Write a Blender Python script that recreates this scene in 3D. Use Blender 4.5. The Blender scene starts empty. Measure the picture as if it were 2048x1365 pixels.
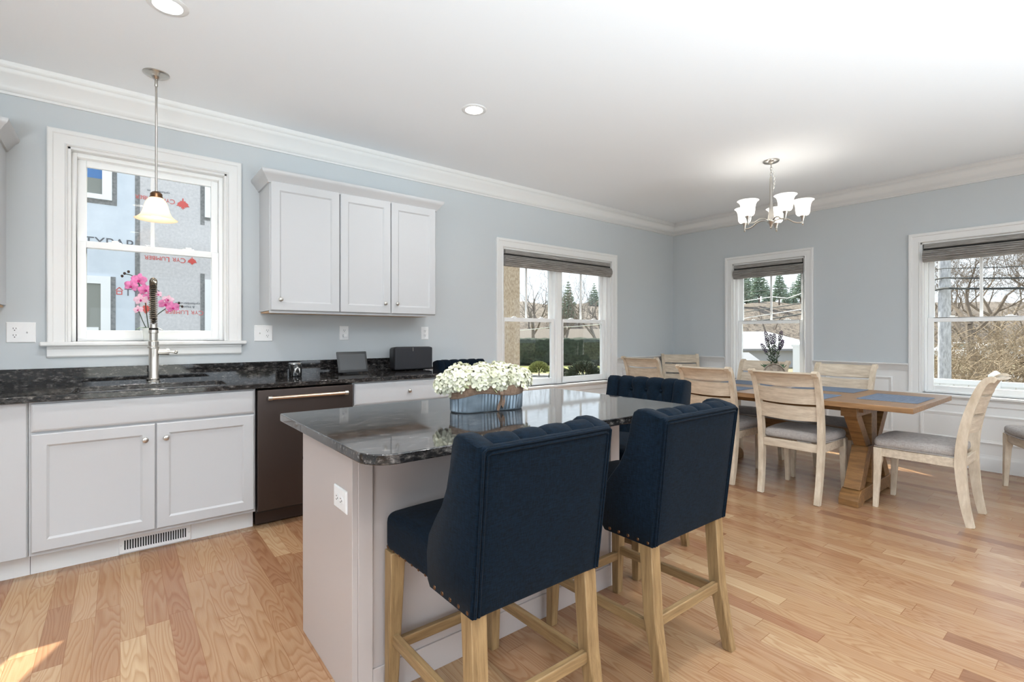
import bpy, bmesh, math, random
from mathutils import Vector, Matrix, Euler, noise as mnoise
R = math.radians
S = bpy.context.scene
C = S.collection
random.seed(7)

# ------------------------------------------------------------------ camera
FPX, HOR = 987.0, 669.5                       # focal length in pixels of a 2048 wide frame, horizon row
EYE = 1.219
TH = math.atan2(987, 1243)                    # heading, clockwise from +Y
cam_d = bpy.data.cameras.new('camera')
cam = bpy.data.objects.new('camera', cam_d)
C.objects.link(cam)
cam_d.sensor_width = 36.0
cam_d.lens = 36.0 * FPX / 2048.0
cam_d.shift_y = -(1365 / 2 - HOR) / 2048.0
cam.location = (0, 0, EYE)
cam.rotation_euler = (R(90), 0, -TH)
cam_d.clip_start = 0.02
cam_d.clip_end = 500
S.camera = cam

# ------------------------------------------------------------------ colour, sky, sun, daylight
S.view_settings.view_transform = 'Standard'
S.view_settings.look = 'None'
S.view_settings.gamma = 1.0
S.view_settings.use_curve_mapping = False
S.view_settings.exposure = 0.78

W_ = bpy.data.worlds.new('sky')
S.world = W_
W_.use_nodes = True
nt = W_.node_tree
nt.nodes.clear()
wo = nt.nodes.new('ShaderNodeOutputWorld')
wb = nt.nodes.new('ShaderNodeBackground')
sk = nt.nodes.new('ShaderNodeTexSky')
sk.sky_type = 'HOSEK_WILKIE'
sk.sun_direction = Vector((0.46, 1.0, 1.27)).normalized()
sk.turbidity = 3.0
sk.ground_albedo = 0.4
hs = nt.nodes.new('ShaderNodeHueSaturation')
hs.inputs['Saturation'].default_value = 0.55
mx = nt.nodes.new('ShaderNodeMix')
mx.data_type = 'RGBA'
mx.inputs['Factor'].default_value = 0.75
mx.inputs['B'].default_value = (0.80, 0.87, 0.95, 1)
nt.links.new(sk.outputs[0], hs.inputs['Color'])
nt.links.new(hs.outputs[0], mx.inputs['A'])
nt.links.new(mx.outputs['Result'], wb.inputs['Color'])
wb.inputs['Strength'].default_value = 1.35
nt.links.new(wb.outputs[0], wo.inputs['Surface'])

sun_d = bpy.data.lights.new('sun', 'SUN')
sun = bpy.data.objects.new('sun', sun_d)
C.objects.link(sun)
sun_d.energy = 7.0
sun_d.angle = R(0.6)
sun_d.color = (1.0, 0.94, 0.80)
sun.rotation_euler = Vector((0.46, 1.0, 1.27)).to_track_quat('Z', 'Y').to_euler()
sun.location = (6, 16, 22)

def area_lamp(name, loc, direction, sx, sy, energy, portal=False):
    d = bpy.data.lights.new(name, 'AREA')
    d.shape = 'RECTANGLE'
    d.size, d.size_y = sx, sy
    d.energy = energy
    d.color = (0.78, 0.91, 1.0)
    o = bpy.data.objects.new(name, d)
    C.objects.link(o)
    o.location = loc
    o.rotation_euler = Vector(direction).to_track_quat('-Z', 'Y').to_euler()
    if portal:
        d.cycles.is_portal = True
    return o
# daylight added outside unseen openings behind the camera, to fill the room
area_lamp('rear_fill', (1.8, -5.0, .9), (0, 1, 0.8), 4.6, 2.3, 34)
area_lamp('side_fill', (-2.95, -1.2, 1.45), (1, 0, 0.15), 2.6, 1.7, 42)
for nm, lc, dr, en in (('ceiling_fill', (-1.4, -2.3, .8), (.45, 1.0, 1.15), 56), ('ceiling_fill', (1.5, -2.3, .8), (.15, 1.05, 1.2), 37), ('ceiling_fill', (3.9, -2.5, .8), (.0, 1.0, 1.15), 18)):
    fl_ = area_lamp(nm, lc, dr, 1.2, 1.2, en).data  # unseen lamps added behind the camera to brighten the ceiling
    fl_.color = (.80, .92, 1.0)
    fl_.spread = R(82)

# ------------------------------------------------------------------ materials
def lin(c):
    return tuple(((v / 255) / 12.92 if v / 255 <= .04045 else ((v / 255 + .055) / 1.055) ** 2.4) for v in c) + (1,)

def newmat(name):
    m = bpy.data.materials.new(name)
    m.use_nodes = True
    n = m.node_tree
    b = n.nodes['Principled BSDF']
    return m, n, b

def N(n, t, **kw):
    x = n.nodes.new(t)
    for k, v in kw.items():
        setattr(x, k, v)
    return x

def plain(name, col, rough=.5, metal=0., spec=.5, bump=0., bscale=300., vary=0., vscale=6., coat=0.):
    m, n, b = newmat(name)
    c = lin(col)
    b.inputs['Base Color'].default_value = c
    b.inputs['Roughness'].default_value = rough
    b.inputs['Metallic'].default_value = metal
    b.inputs['Specular IOR Level'].default_value = spec
    b.inputs['Coat Weight'].default_value = coat
    b.inputs['Coat Roughness'].default_value = .05
    tc = N(n, 'ShaderNodeTexCoord')
    if vary:
        t = N(n, 'ShaderNodeTexNoise')
        t.inputs['Scale'].default_value = vscale
        t.inputs['Detail'].default_value = 4
        n.links.new(tc.outputs['Object'], t.inputs['Vector'])
        r = N(n, 'ShaderNodeValToRGB')
        r.color_ramp.elements[0].position = .3
        r.color_ramp.elements[1].position = .7
        r.color_ramp.elements[0].color = tuple(v * (1 - vary) for v in c[:3]) + (1,)
        r.color_ramp.elements[1].color = tuple(min(1, v * (1 + vary)) for v in c[:3]) + (1,)
        n.links.new(t.outputs['Fac'], r.inputs['Fac'])
        n.links.new(r.outputs['Color'], b.inputs['Base Color'])
    if bump:
        t = N(n, 'ShaderNodeTexNoise')
        t.inputs['Scale'].default_value = bscale
        t.inputs['Detail'].default_value = 3
        n.links.new(tc.outputs['Object'], t.inputs['Vector'])
        bp = N(n, 'ShaderNodeBump')
        bp.inputs['Strength'].default_value = bump
        bp.inputs['Distance'].default_value = .002
        n.links.new(t.outputs['Fac'], bp.inputs['Height'])
        n.links.new(bp.outputs[0], b.inputs['Normal'])
    return m

def ramp(n, stops):
    r = N(n, 'ShaderNodeValToRGB')
    e = r.color_ramp.elements
    while len(e) < len(stops):
        e.new(.5)
    for i, (p, c) in enumerate(stops):
        e[i].position = p
        e[i].color = c
    return r

def math_(n, op, a, b=None, c=None):
    x = N(n, 'ShaderNodeMath', operation=op)
    for i, v in enumerate((a, b, c)):
        if v is None:
            continue
        if isinstance(v, (int, float)):
            x.inputs[i].default_value = v
        else:
            n.links.new(v, x.inputs[i])
    return x.outputs[0]

def plank_floor():
    m, n, b = newmat('oak plank floor')
    L = n.links.new
    tc = N(n, 'ShaderNodeTexCoord')
    sp = N(n, 'ShaderNodeSeparateXYZ')
    L(tc.outputs['Object'], sp.inputs[0])
    pw = .083
    rx = math_(n, 'DIVIDE', sp.outputs['X'], pw)
    row = math_(n, 'FLOOR', rx)
    fx = math_(n, 'FRACT', rx)
    w1 = N(n, 'ShaderNodeTexWhiteNoise', noise_dimensions='1D')
    L(row, w1.inputs['W'])
    ln = math_(n, 'MULTIPLY_ADD', w1.outputs['Value'], .55, .50)
    off = math_(n, 'MULTIPLY', w1.outputs['Value'], 37.7)
    ry = math_(n, 'ADD', math_(n, 'DIVIDE', sp.outputs['Y'], ln), off)
    col = math_(n, 'FLOOR', ry)
    fy = math_(n, 'FRACT', ry)
    cb = N(n, 'ShaderNodeCombineXYZ')
    L(row, cb.inputs[0]); L(col, cb.inputs[1])
    w2 = N(n, 'ShaderNodeTexWhiteNoise', noise_dimensions='3D')
    L(cb.outputs[0], w2.inputs['Vector'])
    rnd = w2.outputs['Value']
    # grain: contours of a stretched noise, different in every plank
    g = N(n, 'ShaderNodeCombineXYZ')
    L(math_(n, 'MULTIPLY', sp.outputs['X'], 7.5), g.inputs[0])
    L(math_(n, 'MULTIPLY', sp.outputs['Y'], .95), g.inputs[1])
    L(math_(n, 'MULTIPLY', rnd, 91.0), g.inputs[2])
    ns = N(n, 'ShaderNodeTexNoise')
    ns.inputs['Scale'].default_value = 1.0
    ns.inputs['Detail'].default_value = 2.2
    ns.inputs['Roughness'].default_value = .38
    L(g.outputs[0], ns.inputs['Vector'])
    bands = math_(n, 'FRACT', math_(n, 'MULTIPLY', ns.outputs['Fac'], 27.0))
    grain = math_(n, 'MULTIPLY', math_(n, 'POWER', bands, 2.2), math_(n, 'MINIMUM', 1.0, math_(n, 'MULTIPLY', math_(n, 'SUBTRACT', 1.0, bands), 5.0)))
    g2 = N(n, 'ShaderNodeCombineXYZ')
    L(math_(n, 'MULTIPLY', sp.outputs['X'], 260.0), g2.inputs[0])
    L(math_(n, 'MULTIPLY', sp.outputs['Y'], 9.0), g2.inputs[1])
    L(rnd, g2.inputs[2])
    fine = N(n, 'ShaderNodeTexNoise')
    fine.inputs['Scale'].default_value = 1.0
    fine.inputs['Detail'].default_value = 2
    L(g2.outputs[0], fine.inputs['Vector'])
    base = ramp(n, [(0.0, lin((144, 107, 81))), (.05, lin((158, 120, 91))), (.25, lin((181, 148, 114))), (.4, lin((167, 131, 100))),
                    (.55, lin((185, 155, 121))), (.72, lin((172, 137, 106))), (.85, lin((198, 172, 138))), (1.0, lin((160, 120, 93)))])
    L(rnd, base.inputs['Fac'])
    dark = N(n, 'ShaderNodeMix', data_type='RGBA', blend_type='MULTIPLY')
    L(base.outputs['Color'], dark.inputs['A'])
    dark.inputs['B'].default_value = lin((204, 168, 136))
    L(math_(n, 'MULTIPLY', grain, .72), dark.inputs['Factor'])
    dk2 = N(n, 'ShaderNodeMix', data_type='RGBA', blend_type='MULTIPLY')
    L(dark.outputs['Result'], dk2.inputs['A'])
    dk2.inputs['B'].default_value = lin((222, 200, 178))
    L(math_(n, 'MULTIPLY', fine.outputs['Fac'], .55), dk2.inputs['Factor'])
    # gaps
    ex = math_(n, 'MINIMUM', fx, math_(n, 'SUBTRACT', 1.0, fx))
    gx = math_(n, 'LESS_THAN', ex, .010)
    ey = math_(n, 'MULTIPLY', math_(n, 'MINIMUM', fy, math_(n, 'SUBTRACT', 1.0, fy)), ln)
    gy = math_(n, 'LESS_THAN', ey, .0012)
    gap = math_(n, 'MAXIMUM', gx, gy)
    gm = N(n, 'ShaderNodeMix', data_type='RGBA')
    L(dk2.outputs['Result'], gm.inputs['A'])
    gm.inputs['B'].default_value = lin((128, 84, 52))
    L(math_(n, 'MULTIPLY', gap, .7), gm.inputs['Factor'])
    L(gm.outputs['Result'], b.inputs['Base Color'])
    b.inputs['Roughness'].default_value = .27
    b.inputs['Specular IOR Level'].default_value = .42
    bp = N(n, 'ShaderNodeBump')
    bp.inputs['Strength'].default_value = .25
    bp.inputs['Distance'].default_value = .0015
    hgt = math_(n, 'SUBTRACT', math_(n, 'MULTIPLY', grain, -.15), gap)
    L(hgt, bp.inputs['Height'])
    L(bp.outputs[0], b.inputs['Normal'])
    return m

def granite():
    m, n, b = newmat('black granite')
    L = n.links.new
    tc = N(n, 'ShaderNodeTexCoord')
    mp = N(n, 'ShaderNodeMapping')
    mp.inputs['Scale'].default_value = (26, 75, 60)
    mp.inputs['Rotation'].default_value = (0, 0, R(8))
    L(tc.outputs['Object'], mp.inputs['Vector'])
    t = N(n, 'ShaderNodeTexNoise')
    t.inputs['Scale'].default_value = 1
    t.inputs['Detail'].default_value = 7
    t.inputs['Roughness'].default_value = .72
    L(mp.outputs[0], t.inputs['Vector'])
    r = ramp(n, [(.38, lin((22, 22, 24))), (.52, lin((46, 44, 43))), (.60, lin((92, 88, 85))), (.68, lin((150, 146, 142)))])
    L(t.outputs['Fac'], r.inputs['Fac'])
    t2 = N(n, 'ShaderNodeTexNoise')
    t2.inputs['Scale'].default_value = 3
    L(tc.outputs['Object'], t2.inputs['Vector'])
    mxx = N(n, 'ShaderNodeMix', data_type='RGBA')
    mxx.inputs['B'].default_value = lin((26, 26, 28))
    L(r.outputs['Color'], mxx.inputs['A'])
    L(math_(n, 'MULTIPLY', t2.outputs['Fac'], .45), mxx.inputs['Factor'])
    L(mxx.outputs['Result'], b.inputs['Base Color'])
    b.inputs['Roughness'].default_value = .055
    b.inputs['Specular IOR Level'].default_value = .6
    b.inputs['Coat Weight'].default_value = .12
    b.inputs['Coat Roughness'].default_value = .03
    return m

def wood(name, c0, c1, scale=(60, 60, 4), rough=.5, spec=.35):
    m, n, b = newmat(name)
    L = n.links.new
    tc = N(n, 'ShaderNodeTexCoord')
    mp = N(n, 'ShaderNodeMapping')
    mp.inputs['Scale'].default_value = scale
    L(tc.outputs['Object'], mp.inputs['Vector'])
    t = N(n, 'ShaderNodeTexNoise')
    t.inputs['Scale'].default_value = 1
    t.inputs['Detail'].default_value = 5
    t.inputs['Roughness'].default_value = .65
    L(mp.outputs[0], t.inputs['Vector'])
    r = ramp(n, [(.3, lin(c0)), (.5, tuple((p + q) / 2 for p, q in zip(lin(c0), lin(c1)))), (.68, lin(c1))])
    L(t.outputs['Fac'], r.inputs['Fac'])
    L(r.outputs['Color'], b.inputs['Base Color'])
    b.inputs['Roughness'].default_value = rough
    b.inputs['Specular IOR Level'].default_value = spec
    bp = N(n, 'ShaderNodeBump')
    bp.inputs['Strength'].default_value = .15
    bp.inputs['Distance'].default_value = .002
    L(t.outputs['Fac'], bp.inputs['Height'])
    L(bp.outputs[0], b.inputs['Normal'])
    return m

def fabric(name, c0, c1, scale=420., rough=.9, sheen=.15):
    m, n, b = newmat(name)
    L = n.links.new
    tc = N(n, 'ShaderNodeTexCoord')
    mp1 = N(n, 'ShaderNodeMapping'); mp1.inputs['Scale'].default_value = (1, 1, .12)
    mp2 = N(n, 'ShaderNodeMapping'); mp2.inputs['Scale'].default_value = (.12, .12, 1)
    L(tc.outputs['Object'], mp1.inputs['Vector']); L(tc.outputs['Object'], mp2.inputs['Vector'])
    a = N(n, 'ShaderNodeTexNoise'); a.inputs['Scale'].default_value = scale; a.inputs['Detail'].default_value = 2
    c = N(n, 'ShaderNodeTexNoise'); c.inputs['Scale'].default_value = scale; c.inputs['Detail'].default_value = 2
    L(mp1.outputs[0], a.inputs['Vector']); L(mp2.outputs[0], c.inputs['Vector'])
    s = math_(n, 'MULTIPLY', math_(n, 'ADD', a.outputs['Fac'], c.outputs['Fac']), .5)
    r = ramp(n, [(.36, lin(c0)), (.64, lin(c1))])
    L(s, r.inputs['Fac'])
    L(r.outputs['Color'], b.inputs['Base Color'])
    b.inputs['Roughness'].default_value = rough
    b.inputs['Specular IOR Level'].default_value = .12
    b.inputs['Sheen Weight'].default_value = sheen
    bp = N(n, 'ShaderNodeBump')
    bp.inputs['Strength'].default_value = .3
    bp.inputs['Distance'].default_value = .001
    L(s, bp.inputs['Height'])
    L(bp.outputs[0], b.inputs['Normal'])
    return m

def glow(name, col, strength, base=(255, 255, 255)):
    m, n, b = newmat(name)
    b.inputs['Base Color'].default_value = lin(base)
    b.inputs['Emission Color'].default_value = lin(col)
    b.inputs['Emission Strength'].default_value = strength
    b.inputs['Roughness'].default_value = .4
    return m

def pane_mat():
    m = bpy.data.materials.new('window glass')
    m.use_nodes = True
    n = m.node_tree
    n.nodes.clear()
    o = N(n, 'ShaderNodeOutputMaterial')
    t = N(n, 'ShaderNodeBsdfTransparent')
    t.inputs['Color'].default_value = (.97, .985, .98, 1)
    g = N(n, 'ShaderNodeBsdfGlossy')
    g.inputs['Roughness'].default_value = 0.0
    f = N(n, 'ShaderNodeFresnel')
    f.inputs['IOR'].default_value = 1.45
    x = N(n, 'ShaderNodeMixShader')
    ge = N(n, 'ShaderNodeNewGeometry')
    n.links.new(math_(n, 'MULTIPLY', f.outputs[0], math_(n, 'SUBTRACT', 1.0, ge.outputs['Backfacing'])), x.inputs[0])
    n.links.new(t.outputs[0], x.inputs[1])
    n.links.new(g.outputs[0], x.inputs[2])
    n.links.new(x.outputs[0], o.inputs['Surface'])
    return m

def shade_glass(name, col, trans, emit=0.):
    m = bpy.data.materials.new(name)
    m.use_nodes = True
    n = m.node_tree
    n.nodes.clear()
    o = N(n, 'ShaderNodeOutputMaterial')
    d = N(n, 'ShaderNodeBsdfDiffuse'); d.inputs['Color'].default_value = lin(col)
    t = N(n, 'ShaderNodeBsdfTranslucent'); t.inputs['Color'].default_value = lin(col)
    x = N(n, 'ShaderNodeMixShader'); x.inputs[0].default_value = trans
    n.links.new(d.outputs[0], x.inputs[1]); n.links.new(t.outputs[0], x.inputs[2])
    e = N(n, 'ShaderNodeEmission'); e.inputs['Color'].default_value = lin(col); e.inputs['Strength'].default_value = emit
    a = N(n, 'ShaderNodeAddShader')
    n.links.new(x.outputs[0], a.inputs[0]); n.links.new(e.outputs[0], a.inputs[1])
    n.links.new(a.outputs[0], o.inputs['Surface'])
    return m

def stripes(name, c0, c1, axis, freq, rough=.8, noise=.25):
    """woven or ribbed material: bands across one axis"""
    m, n, b = newmat(name)
    L = n.links.new
    tc = N(n, 'ShaderNodeTexCoord')
    sp = N(n, 'ShaderNodeSeparateXYZ')
    L(tc.outputs['Object'], sp.inputs[0])
    mp = N(n, 'ShaderNodeMapping')
    sc = [6, 6, 6]; sc['XYZ'.index(axis)] = freq
    mp.inputs['Scale'].default_value = sc
    L(tc.outputs['Object'], mp.inputs['Vector'])
    t = N(n, 'ShaderNodeTexNoise'); t.inputs['Scale'].default_value = 1; t.inputs['Detail'].default_value = 4
    t.inputs['Roughness'].default_value = .7
    L(mp.outputs[0], t.inputs['Vector'])
    r = ramp(n, [(.35, lin(c0)), (.65, lin(c1))])
    L(t.outputs['Fac'], r.inputs['Fac'])
    L(r.outputs['Color'], b.inputs['Base Color'])
    b.inputs['Roughness'].default_value = rough
    bp = N(n, 'ShaderNodeBump'); bp.inputs['Strength'].default_value = .3; bp.inputs['Distance'].default_value = .003
    L(t.outputs['Fac'], bp.inputs['Height']); L(bp.outputs[0], b.inputs['Normal'])
    return m

def mottled(name, stops, scale, detail=6, rough=.9, stretch=(1, 1, 1), bump=0.):
    m, n, b = newmat(name)
    L = n.links.new
    tc = N(n, 'ShaderNodeTexCoord')
    mp = N(n, 'ShaderNodeMapping'); mp.inputs['Scale'].default_value = stretch
    L(tc.outputs['Object'], mp.inputs['Vector'])
    t = N(n, 'ShaderNodeTexNoise'); t.inputs['Scale'].default_value = scale; t.inputs['Detail'].default_value = detail
    t.inputs['Roughness'].default_value = .65
    L(mp.outputs[0], t.inputs['Vector'])
    r = ramp(n, [(p, lin(c)) for p, c in stops])
    L(t.outputs['Fac'], r.inputs['Fac'])
    L(r.outputs['Color'], b.inputs['Base Color'])
    b.inputs['Roughness'].default_value = rough
    b.inputs['Specular IOR Level'].default_value = .2
    if bump:
        bp = N(n, 'ShaderNodeBump'); bp.inputs['Strength'].default_value = bump; bp.inputs['Distance'].default_value = .05
        L(t.outputs['Fac'], bp.inputs['Height']); L(bp.outputs[0], b.inputs['Normal'])
    return m

MT = dict(
    floor=plank_floor(),
    granite=granite(),
    wall=plain('blue grey wall paint', (196, 201, 204), .75, bump=.05, bscale=400),
    ceil=plain('white ceiling paint', (240, 243, 246), .85, bump=.04, bscale=250),
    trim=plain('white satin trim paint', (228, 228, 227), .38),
    cab=plain('white cabinet paint', (192, 193, 195), .33),
    under=plain('birch cabinet underside', (214, 176, 138), .6, vary=.08, vscale=20),
    island=plain('warm grey island paint', (190, 180, 176), .42),
    vinyl=plain('white window vinyl', (247, 248, 248), .35),
    pane=pane_mat(),
    nickel=plain('brushed nickel', (196, 192, 186), .28, 1.0, bump=.05, bscale=900),
    backlit_nickel=plain('backlit dark nickel', (120, 112, 100), .3, 1.0),
    bronze=plain('antique bronze', (112, 84, 62), .35, 1.0),
    warmmetal=plain('warm satin metal handle', (226, 200, 178), .28, 1.0),
    dwash=plain('dark bronze steel', (64, 54, 50), .36, .55, bump=.04, bscale=700),
    black=plain('black plastic', (26, 26, 28), .45),
    rubber=plain('black matt rubber', (20, 20, 20), .8),
    speaker=plain('black speaker cloth', (36, 37, 42), .7, bump=.4, bscale=1500),
    screen=plain('dark grey screen glass', (70, 72, 74), .18),
    tabletframe=plain('charcoal tablet bezel', (50, 51, 52), .4),
    plate=plain('white plastic plate', (238, 238, 238), .3),
    steel=plain('stainless sink steel', (200, 202, 204), .25, 1.0),
    slot=plain('dark slot', (24, 24, 24), .8),
    navy=fabric('navy blue linen', (3, 11, 19), (11, 28, 43), sheen=.03),
    grey=fabric('grey linen seat', (150, 143, 138), (182, 176, 172), scale=330),
    oakleg=wood('weathered oak legs', (122, 96, 64), (168, 138, 98), (70, 70, 5)),
    oakx=wood('weathered oak stretcher', (122, 96, 64), (168, 138, 98), (5, 70, 70)),
    oaky=wood('weathered oak side stretcher', (122, 96, 64), (168, 138, 98), (70, 5, 70)),
    white_wood=wood('whitewashed chair wood', (188, 170, 146), (224, 210, 190), (25, 25, 8)),
    white_woodx=wood('whitewashed slat wood', (186, 168, 146), (222, 208, 188), (6, 40, 50)),
    table=wood('honey brown table wood', (104, 74, 44), (152, 112, 70), (40, 5, 40), rough=.4),
    tabletop=wood('honey brown table top wood', (122, 90, 60), (168, 130, 92), (45, 4, 45), rough=.35, spec=.5),
    mat=stripes('blue grey ribbed placemat', (104, 117, 136), (140, 152, 170), 'Y', 330),
    shade=stripes('grey woven shade', (112, 108, 104), (174, 170, 166), 'Z', 210),
    galv=plain('galvanised steel', (120, 132, 142), .5, .75, vary=.25, vscale=18),
    burlap=fabric('brown burlap ribbon', (104, 84, 70), (146, 122, 104), scale=500),
    petal=plain('cream hydrangea petals', (226, 225, 202), .6, vary=.06, vscale=40),
    petal_g=plain('pale green hydrangea petals', (232, 236, 190), .6),
    leaf=plain('green leaf', (74, 104, 66), .5, vary=.25, vscale=30),
    stem=plain('dark green stem', (50, 66, 40), .6),
    pink=plain('pink orchid petals', (236, 136, 190), .5, vary=.22, vscale=45),
    palepink=plain('pale pink orchid petals', (248, 208, 226), .5),
    magenta=plain('magenta orchid throat', (206, 40, 132), .5),
    budc=plain('dark orchid bud', (60, 44, 36), .6),
    lavender=plain('deep purple lavender', (70, 52, 78), .8, vary=.3, vscale=90),
    pot=mottled('weathered clay pot', [(.35, (128, 116, 104)), (.65, (172, 160, 146))], 40),
    moss=plain('green moss tuft', (78, 112, 84), .9, vary=.3, vscale=60),
    candle=plain('black glass candle jar', (16, 16, 17), .08),
    silver=plain('silver lid', (210, 210, 210), .15, 1.0),
    paper=plain('white paper label', (232, 230, 226), .7),
    white_out=plain('white outdoor vinyl', (236, 238, 240), .5),
    bulb=glow('lamp bulb', (255, 246, 232), 9.),
    lens=glow('recessed light lens', (255, 250, 242), 7.),
    opal=shade_glass('opal white shade glass', (252, 251, 249), .5, .2),
    amber=shade_glass('frosted warm shade glass', (250, 232, 208), .5, .12),
)

# ------------------------------------------------------------------ mesh helpers
class M:
    def __init__(s):
        s.v = []; s.f = []
    def add(s, vs, fs):
        o = len(s.v)
        s.v += [tuple(p) for p in vs]
        s.f += [tuple(i + o for i in f) for f in fs]
        return s
    def box(s, x0, x1, y0, y1, z0, z1):
        x0, x1 = sorted((x0, x1)); y0, y1 = sorted((y0, y1)); z0, z1 = sorted((z0, z1))
        return s.add([(x0, y0, z0), (x1, y0, z0), (x1, y1, z0), (x0, y1, z0), (x0, y0, z1), (x1, y0, z1), (x1, y1, z1), (x0, y1, z1)],
                     [(3, 2, 1, 0), (4, 5, 6, 7), (0, 1, 5, 4), (1, 2, 6, 5), (2, 3, 7, 6), (3, 0, 4, 7)])
    def ring_loft(s, rings, cap=True, closed=True):
        n = len(rings[0]); vs = [p for r in rings for p in r]; fs = []
        for i in range(len(rings) - 1):
            for j in range(n if closed else n - 1):
                k = (j + 1) % n
                fs.append((i * n + j, i * n + k, (i + 1) * n + k, (i + 1) * n + j))
        if cap:
            fs.append(tuple(range(n))[::-1]); fs.append(tuple((len(rings) - 1) * n + j for j in range(n)))
        return s.add(vs, fs)
    def tube(s, path, r, n=8, cap=True):
        path = [Vector(p) for p in path]
        rs = r if isinstance(r, (list, tuple)) else [r] * len(path)
        rings = []; up = None
        for i, p in enumerate(path):
            a = path[max(0, i - 1)]; b = path[min(len(path) - 1, i + 1)]
            d = (b - a).normalized() if (b - a).length > 1e-9 else Vector((0, 0, 1))
            if up is None:
                up = Vector((0, 0, 1)) if abs(d.z) < .9 else Vector((1, 0, 0))
            sd = d.cross(up).normalized(); up = sd.cross(d).normalized()
            rings.append([p + rs[i] * (math.cos(t) * sd + math.sin(t) * up) for t in (2 * math.pi * k / n for k in range(n))])
        return s.ring_loft(rings, cap)
    def lathe(s, prof, n=24, c=(0, 0, 0), cap=True, wave=None):
        rings = []
        for r, z in prof:
            rings.append([(c[0] + r * math.cos(t), c[1] + r * math.sin(t), c[2] + z + (wave(t, z) if wave else 0)) for t in (2 * math.pi * k / n for k in range(n))])
        return s.ring_loft(rings, cap)
    def bar(s, p0, p1, w0, w1=None, side=None):
        """tapered square bar between two points; w = (width along side, depth)"""
        w1 = w1 or w0
        p0, p1 = Vector(p0), Vector(p1)
        d = (p1 - p0).normalized()
        sd = Vector(side) if side else (Vector((1, 0, 0)) if abs(d.x) < .9 else Vector((0, 1, 0)))
        sd = (sd - d * sd.dot(d)).normalized(); o = d.cross(sd)
        rings = []
        for p, w in ((p0, w0), (p1, w1)):
            rings.append([p + sd * (a * w[0] / 2) + o * (b * w[1] / 2) for a, b in ((-1, -1), (1, -1), (1, 1), (-1, 1))])
        return s.ring_loft(rings)
    def prism(s, poly, mp, a, b):
        """2-D polygon pushed from a to b through the map mp(u, v, w)"""
        return s.ring_loft([[mp(u, v, a) for u, v in poly], [mp(u, v, b) for u, v in poly]])
    def rbox(s, x0, x1, y0, y1, z0, z1, r, n=4, fn=None, seg=10):
        """rounded box, optionally reshaped by fn(p) -> p"""
        c = Vector(((x0 + x1) / 2, (y0 + y1) / 2, (z0 + z1) / 2)); h = Vector((x1 - x0, y1 - y0, z1 - z0)) / 2
        r = min(r, h.x, h.y, h.z)
        ax = []
        for k in range(3):
            inner = h[k] - r
            ts = [-h[k] + r * (1 - math.cos(math.pi / 2 * i / n)) for i in range(n)]
            mid = [-inner + 2 * inner * i / seg for i in range(seg + 1)] if inner > 1e-6 else [0]
            ax.append(ts + mid + [-t for t in ts[::-1]])
        idx = {}; vs = []; fs = []
        def vert(p):
            key = (round(p[0], 6), round(p[1], 6), round(p[2], 6))
            if key not in idx:
                q = Vector(p); inn = Vector([max(-(h[k] - r), min(h[k] - r, q[k])) for k in range(3)])
                dd = q - inn
                # project cube-shell point on the rounded surface
                if dd.length > 1e-9:
                    q = inn + dd.normalized() * r
                q = q + c
                idx[key] = len(vs); vs.append(tuple(fn(q)) if fn else tuple(q))
            return idx[key]
        for k in range(3):
            u, v = [(1, 2), (2, 0), (0, 1)][k]
            for sg in (-1, 1):
                for i in range(len(ax[u]) - 1):
                    for j in range(len(ax[v]) - 1):
                        q = []
                        for a, b in ((i, j), (i + 1, j), (i + 1, j + 1), (i, j + 1)):
                            p = [0, 0, 0]; p[k] = sg * h[k]; p[u] = ax[u][a]; p[v] = ax[v][b]
                            q.append(vert(p))
                        if sg < 0: q = q[::-1]
                        if len(set(q)) == 4: fs.append(tuple(q))
        return s.add(vs, fs)
    def ball(s, c, r, n=10, m=7, sc=(1, 1, 1)):
        rings = []
        for i in range(1, m):
            t = math.pi * i / m
            rings.append([(c[0] + sc[0] * r * math.sin(t) * math.cos(p), c[1] + sc[1] * r * math.sin(t) * math.sin(p), c[2] - sc[2] * r * math.cos(t)) for p in (2 * math.pi * k / n for k in range(n))])
        return s.ring_loft(rings)
    def nest(s, mp, a0, a1, z0, z1, loops, cap=True):
        """nested rectangles (inset, height): panels, doors, plates"""
        rings = [[mp(a0 + i, p, z0 + i), mp(a1 - i, p, z0 + i), mp(a1 - i, p, z1 - i), mp(a0 + i, p, z1 - i)] for i, p in loops]
        return s.ring_loft(rings, cap)
    def frame3(s, mp, a0, a1, zb, z1, prof):
        """casing on three sides of an opening: prof = (outward, height) points"""
        rings = []
        for d, p in prof:
            rings.append([mp(a0 - d, p, zb), mp(a0 - d, p, z1 + d), mp(a1 + d, p, z1 + d), mp(a1 + d, p, zb)])
        n = 4; o = len(s.v); fs = []
        for i in range(len(rings)):
            k = (i + 1) % len(rings)
            for j in range(3):
                fs.append((i * n + j, i * n + j + 1, k * n + j + 1, k * n + j))
        fs.append(tuple(i * n for i in range(len(rings)))); fs.append(tuple(i * n + 3 for i in range(len(rings)))[::-1])
        return s.add([p for r in rings for p in r], fs)
    def frame4(s, mp, a0, a1, z0, z1, prof):
        rings = [[mp(a0 + i, p, z0 + i), mp(a1 - i, p, z0 + i), mp(a1 - i, p, z1 - i), mp(a0 + i, p, z1 - i)] for i, p in prof]
        rings.append(rings[0])
        return s.ring_loft(rings, cap=False)
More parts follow.
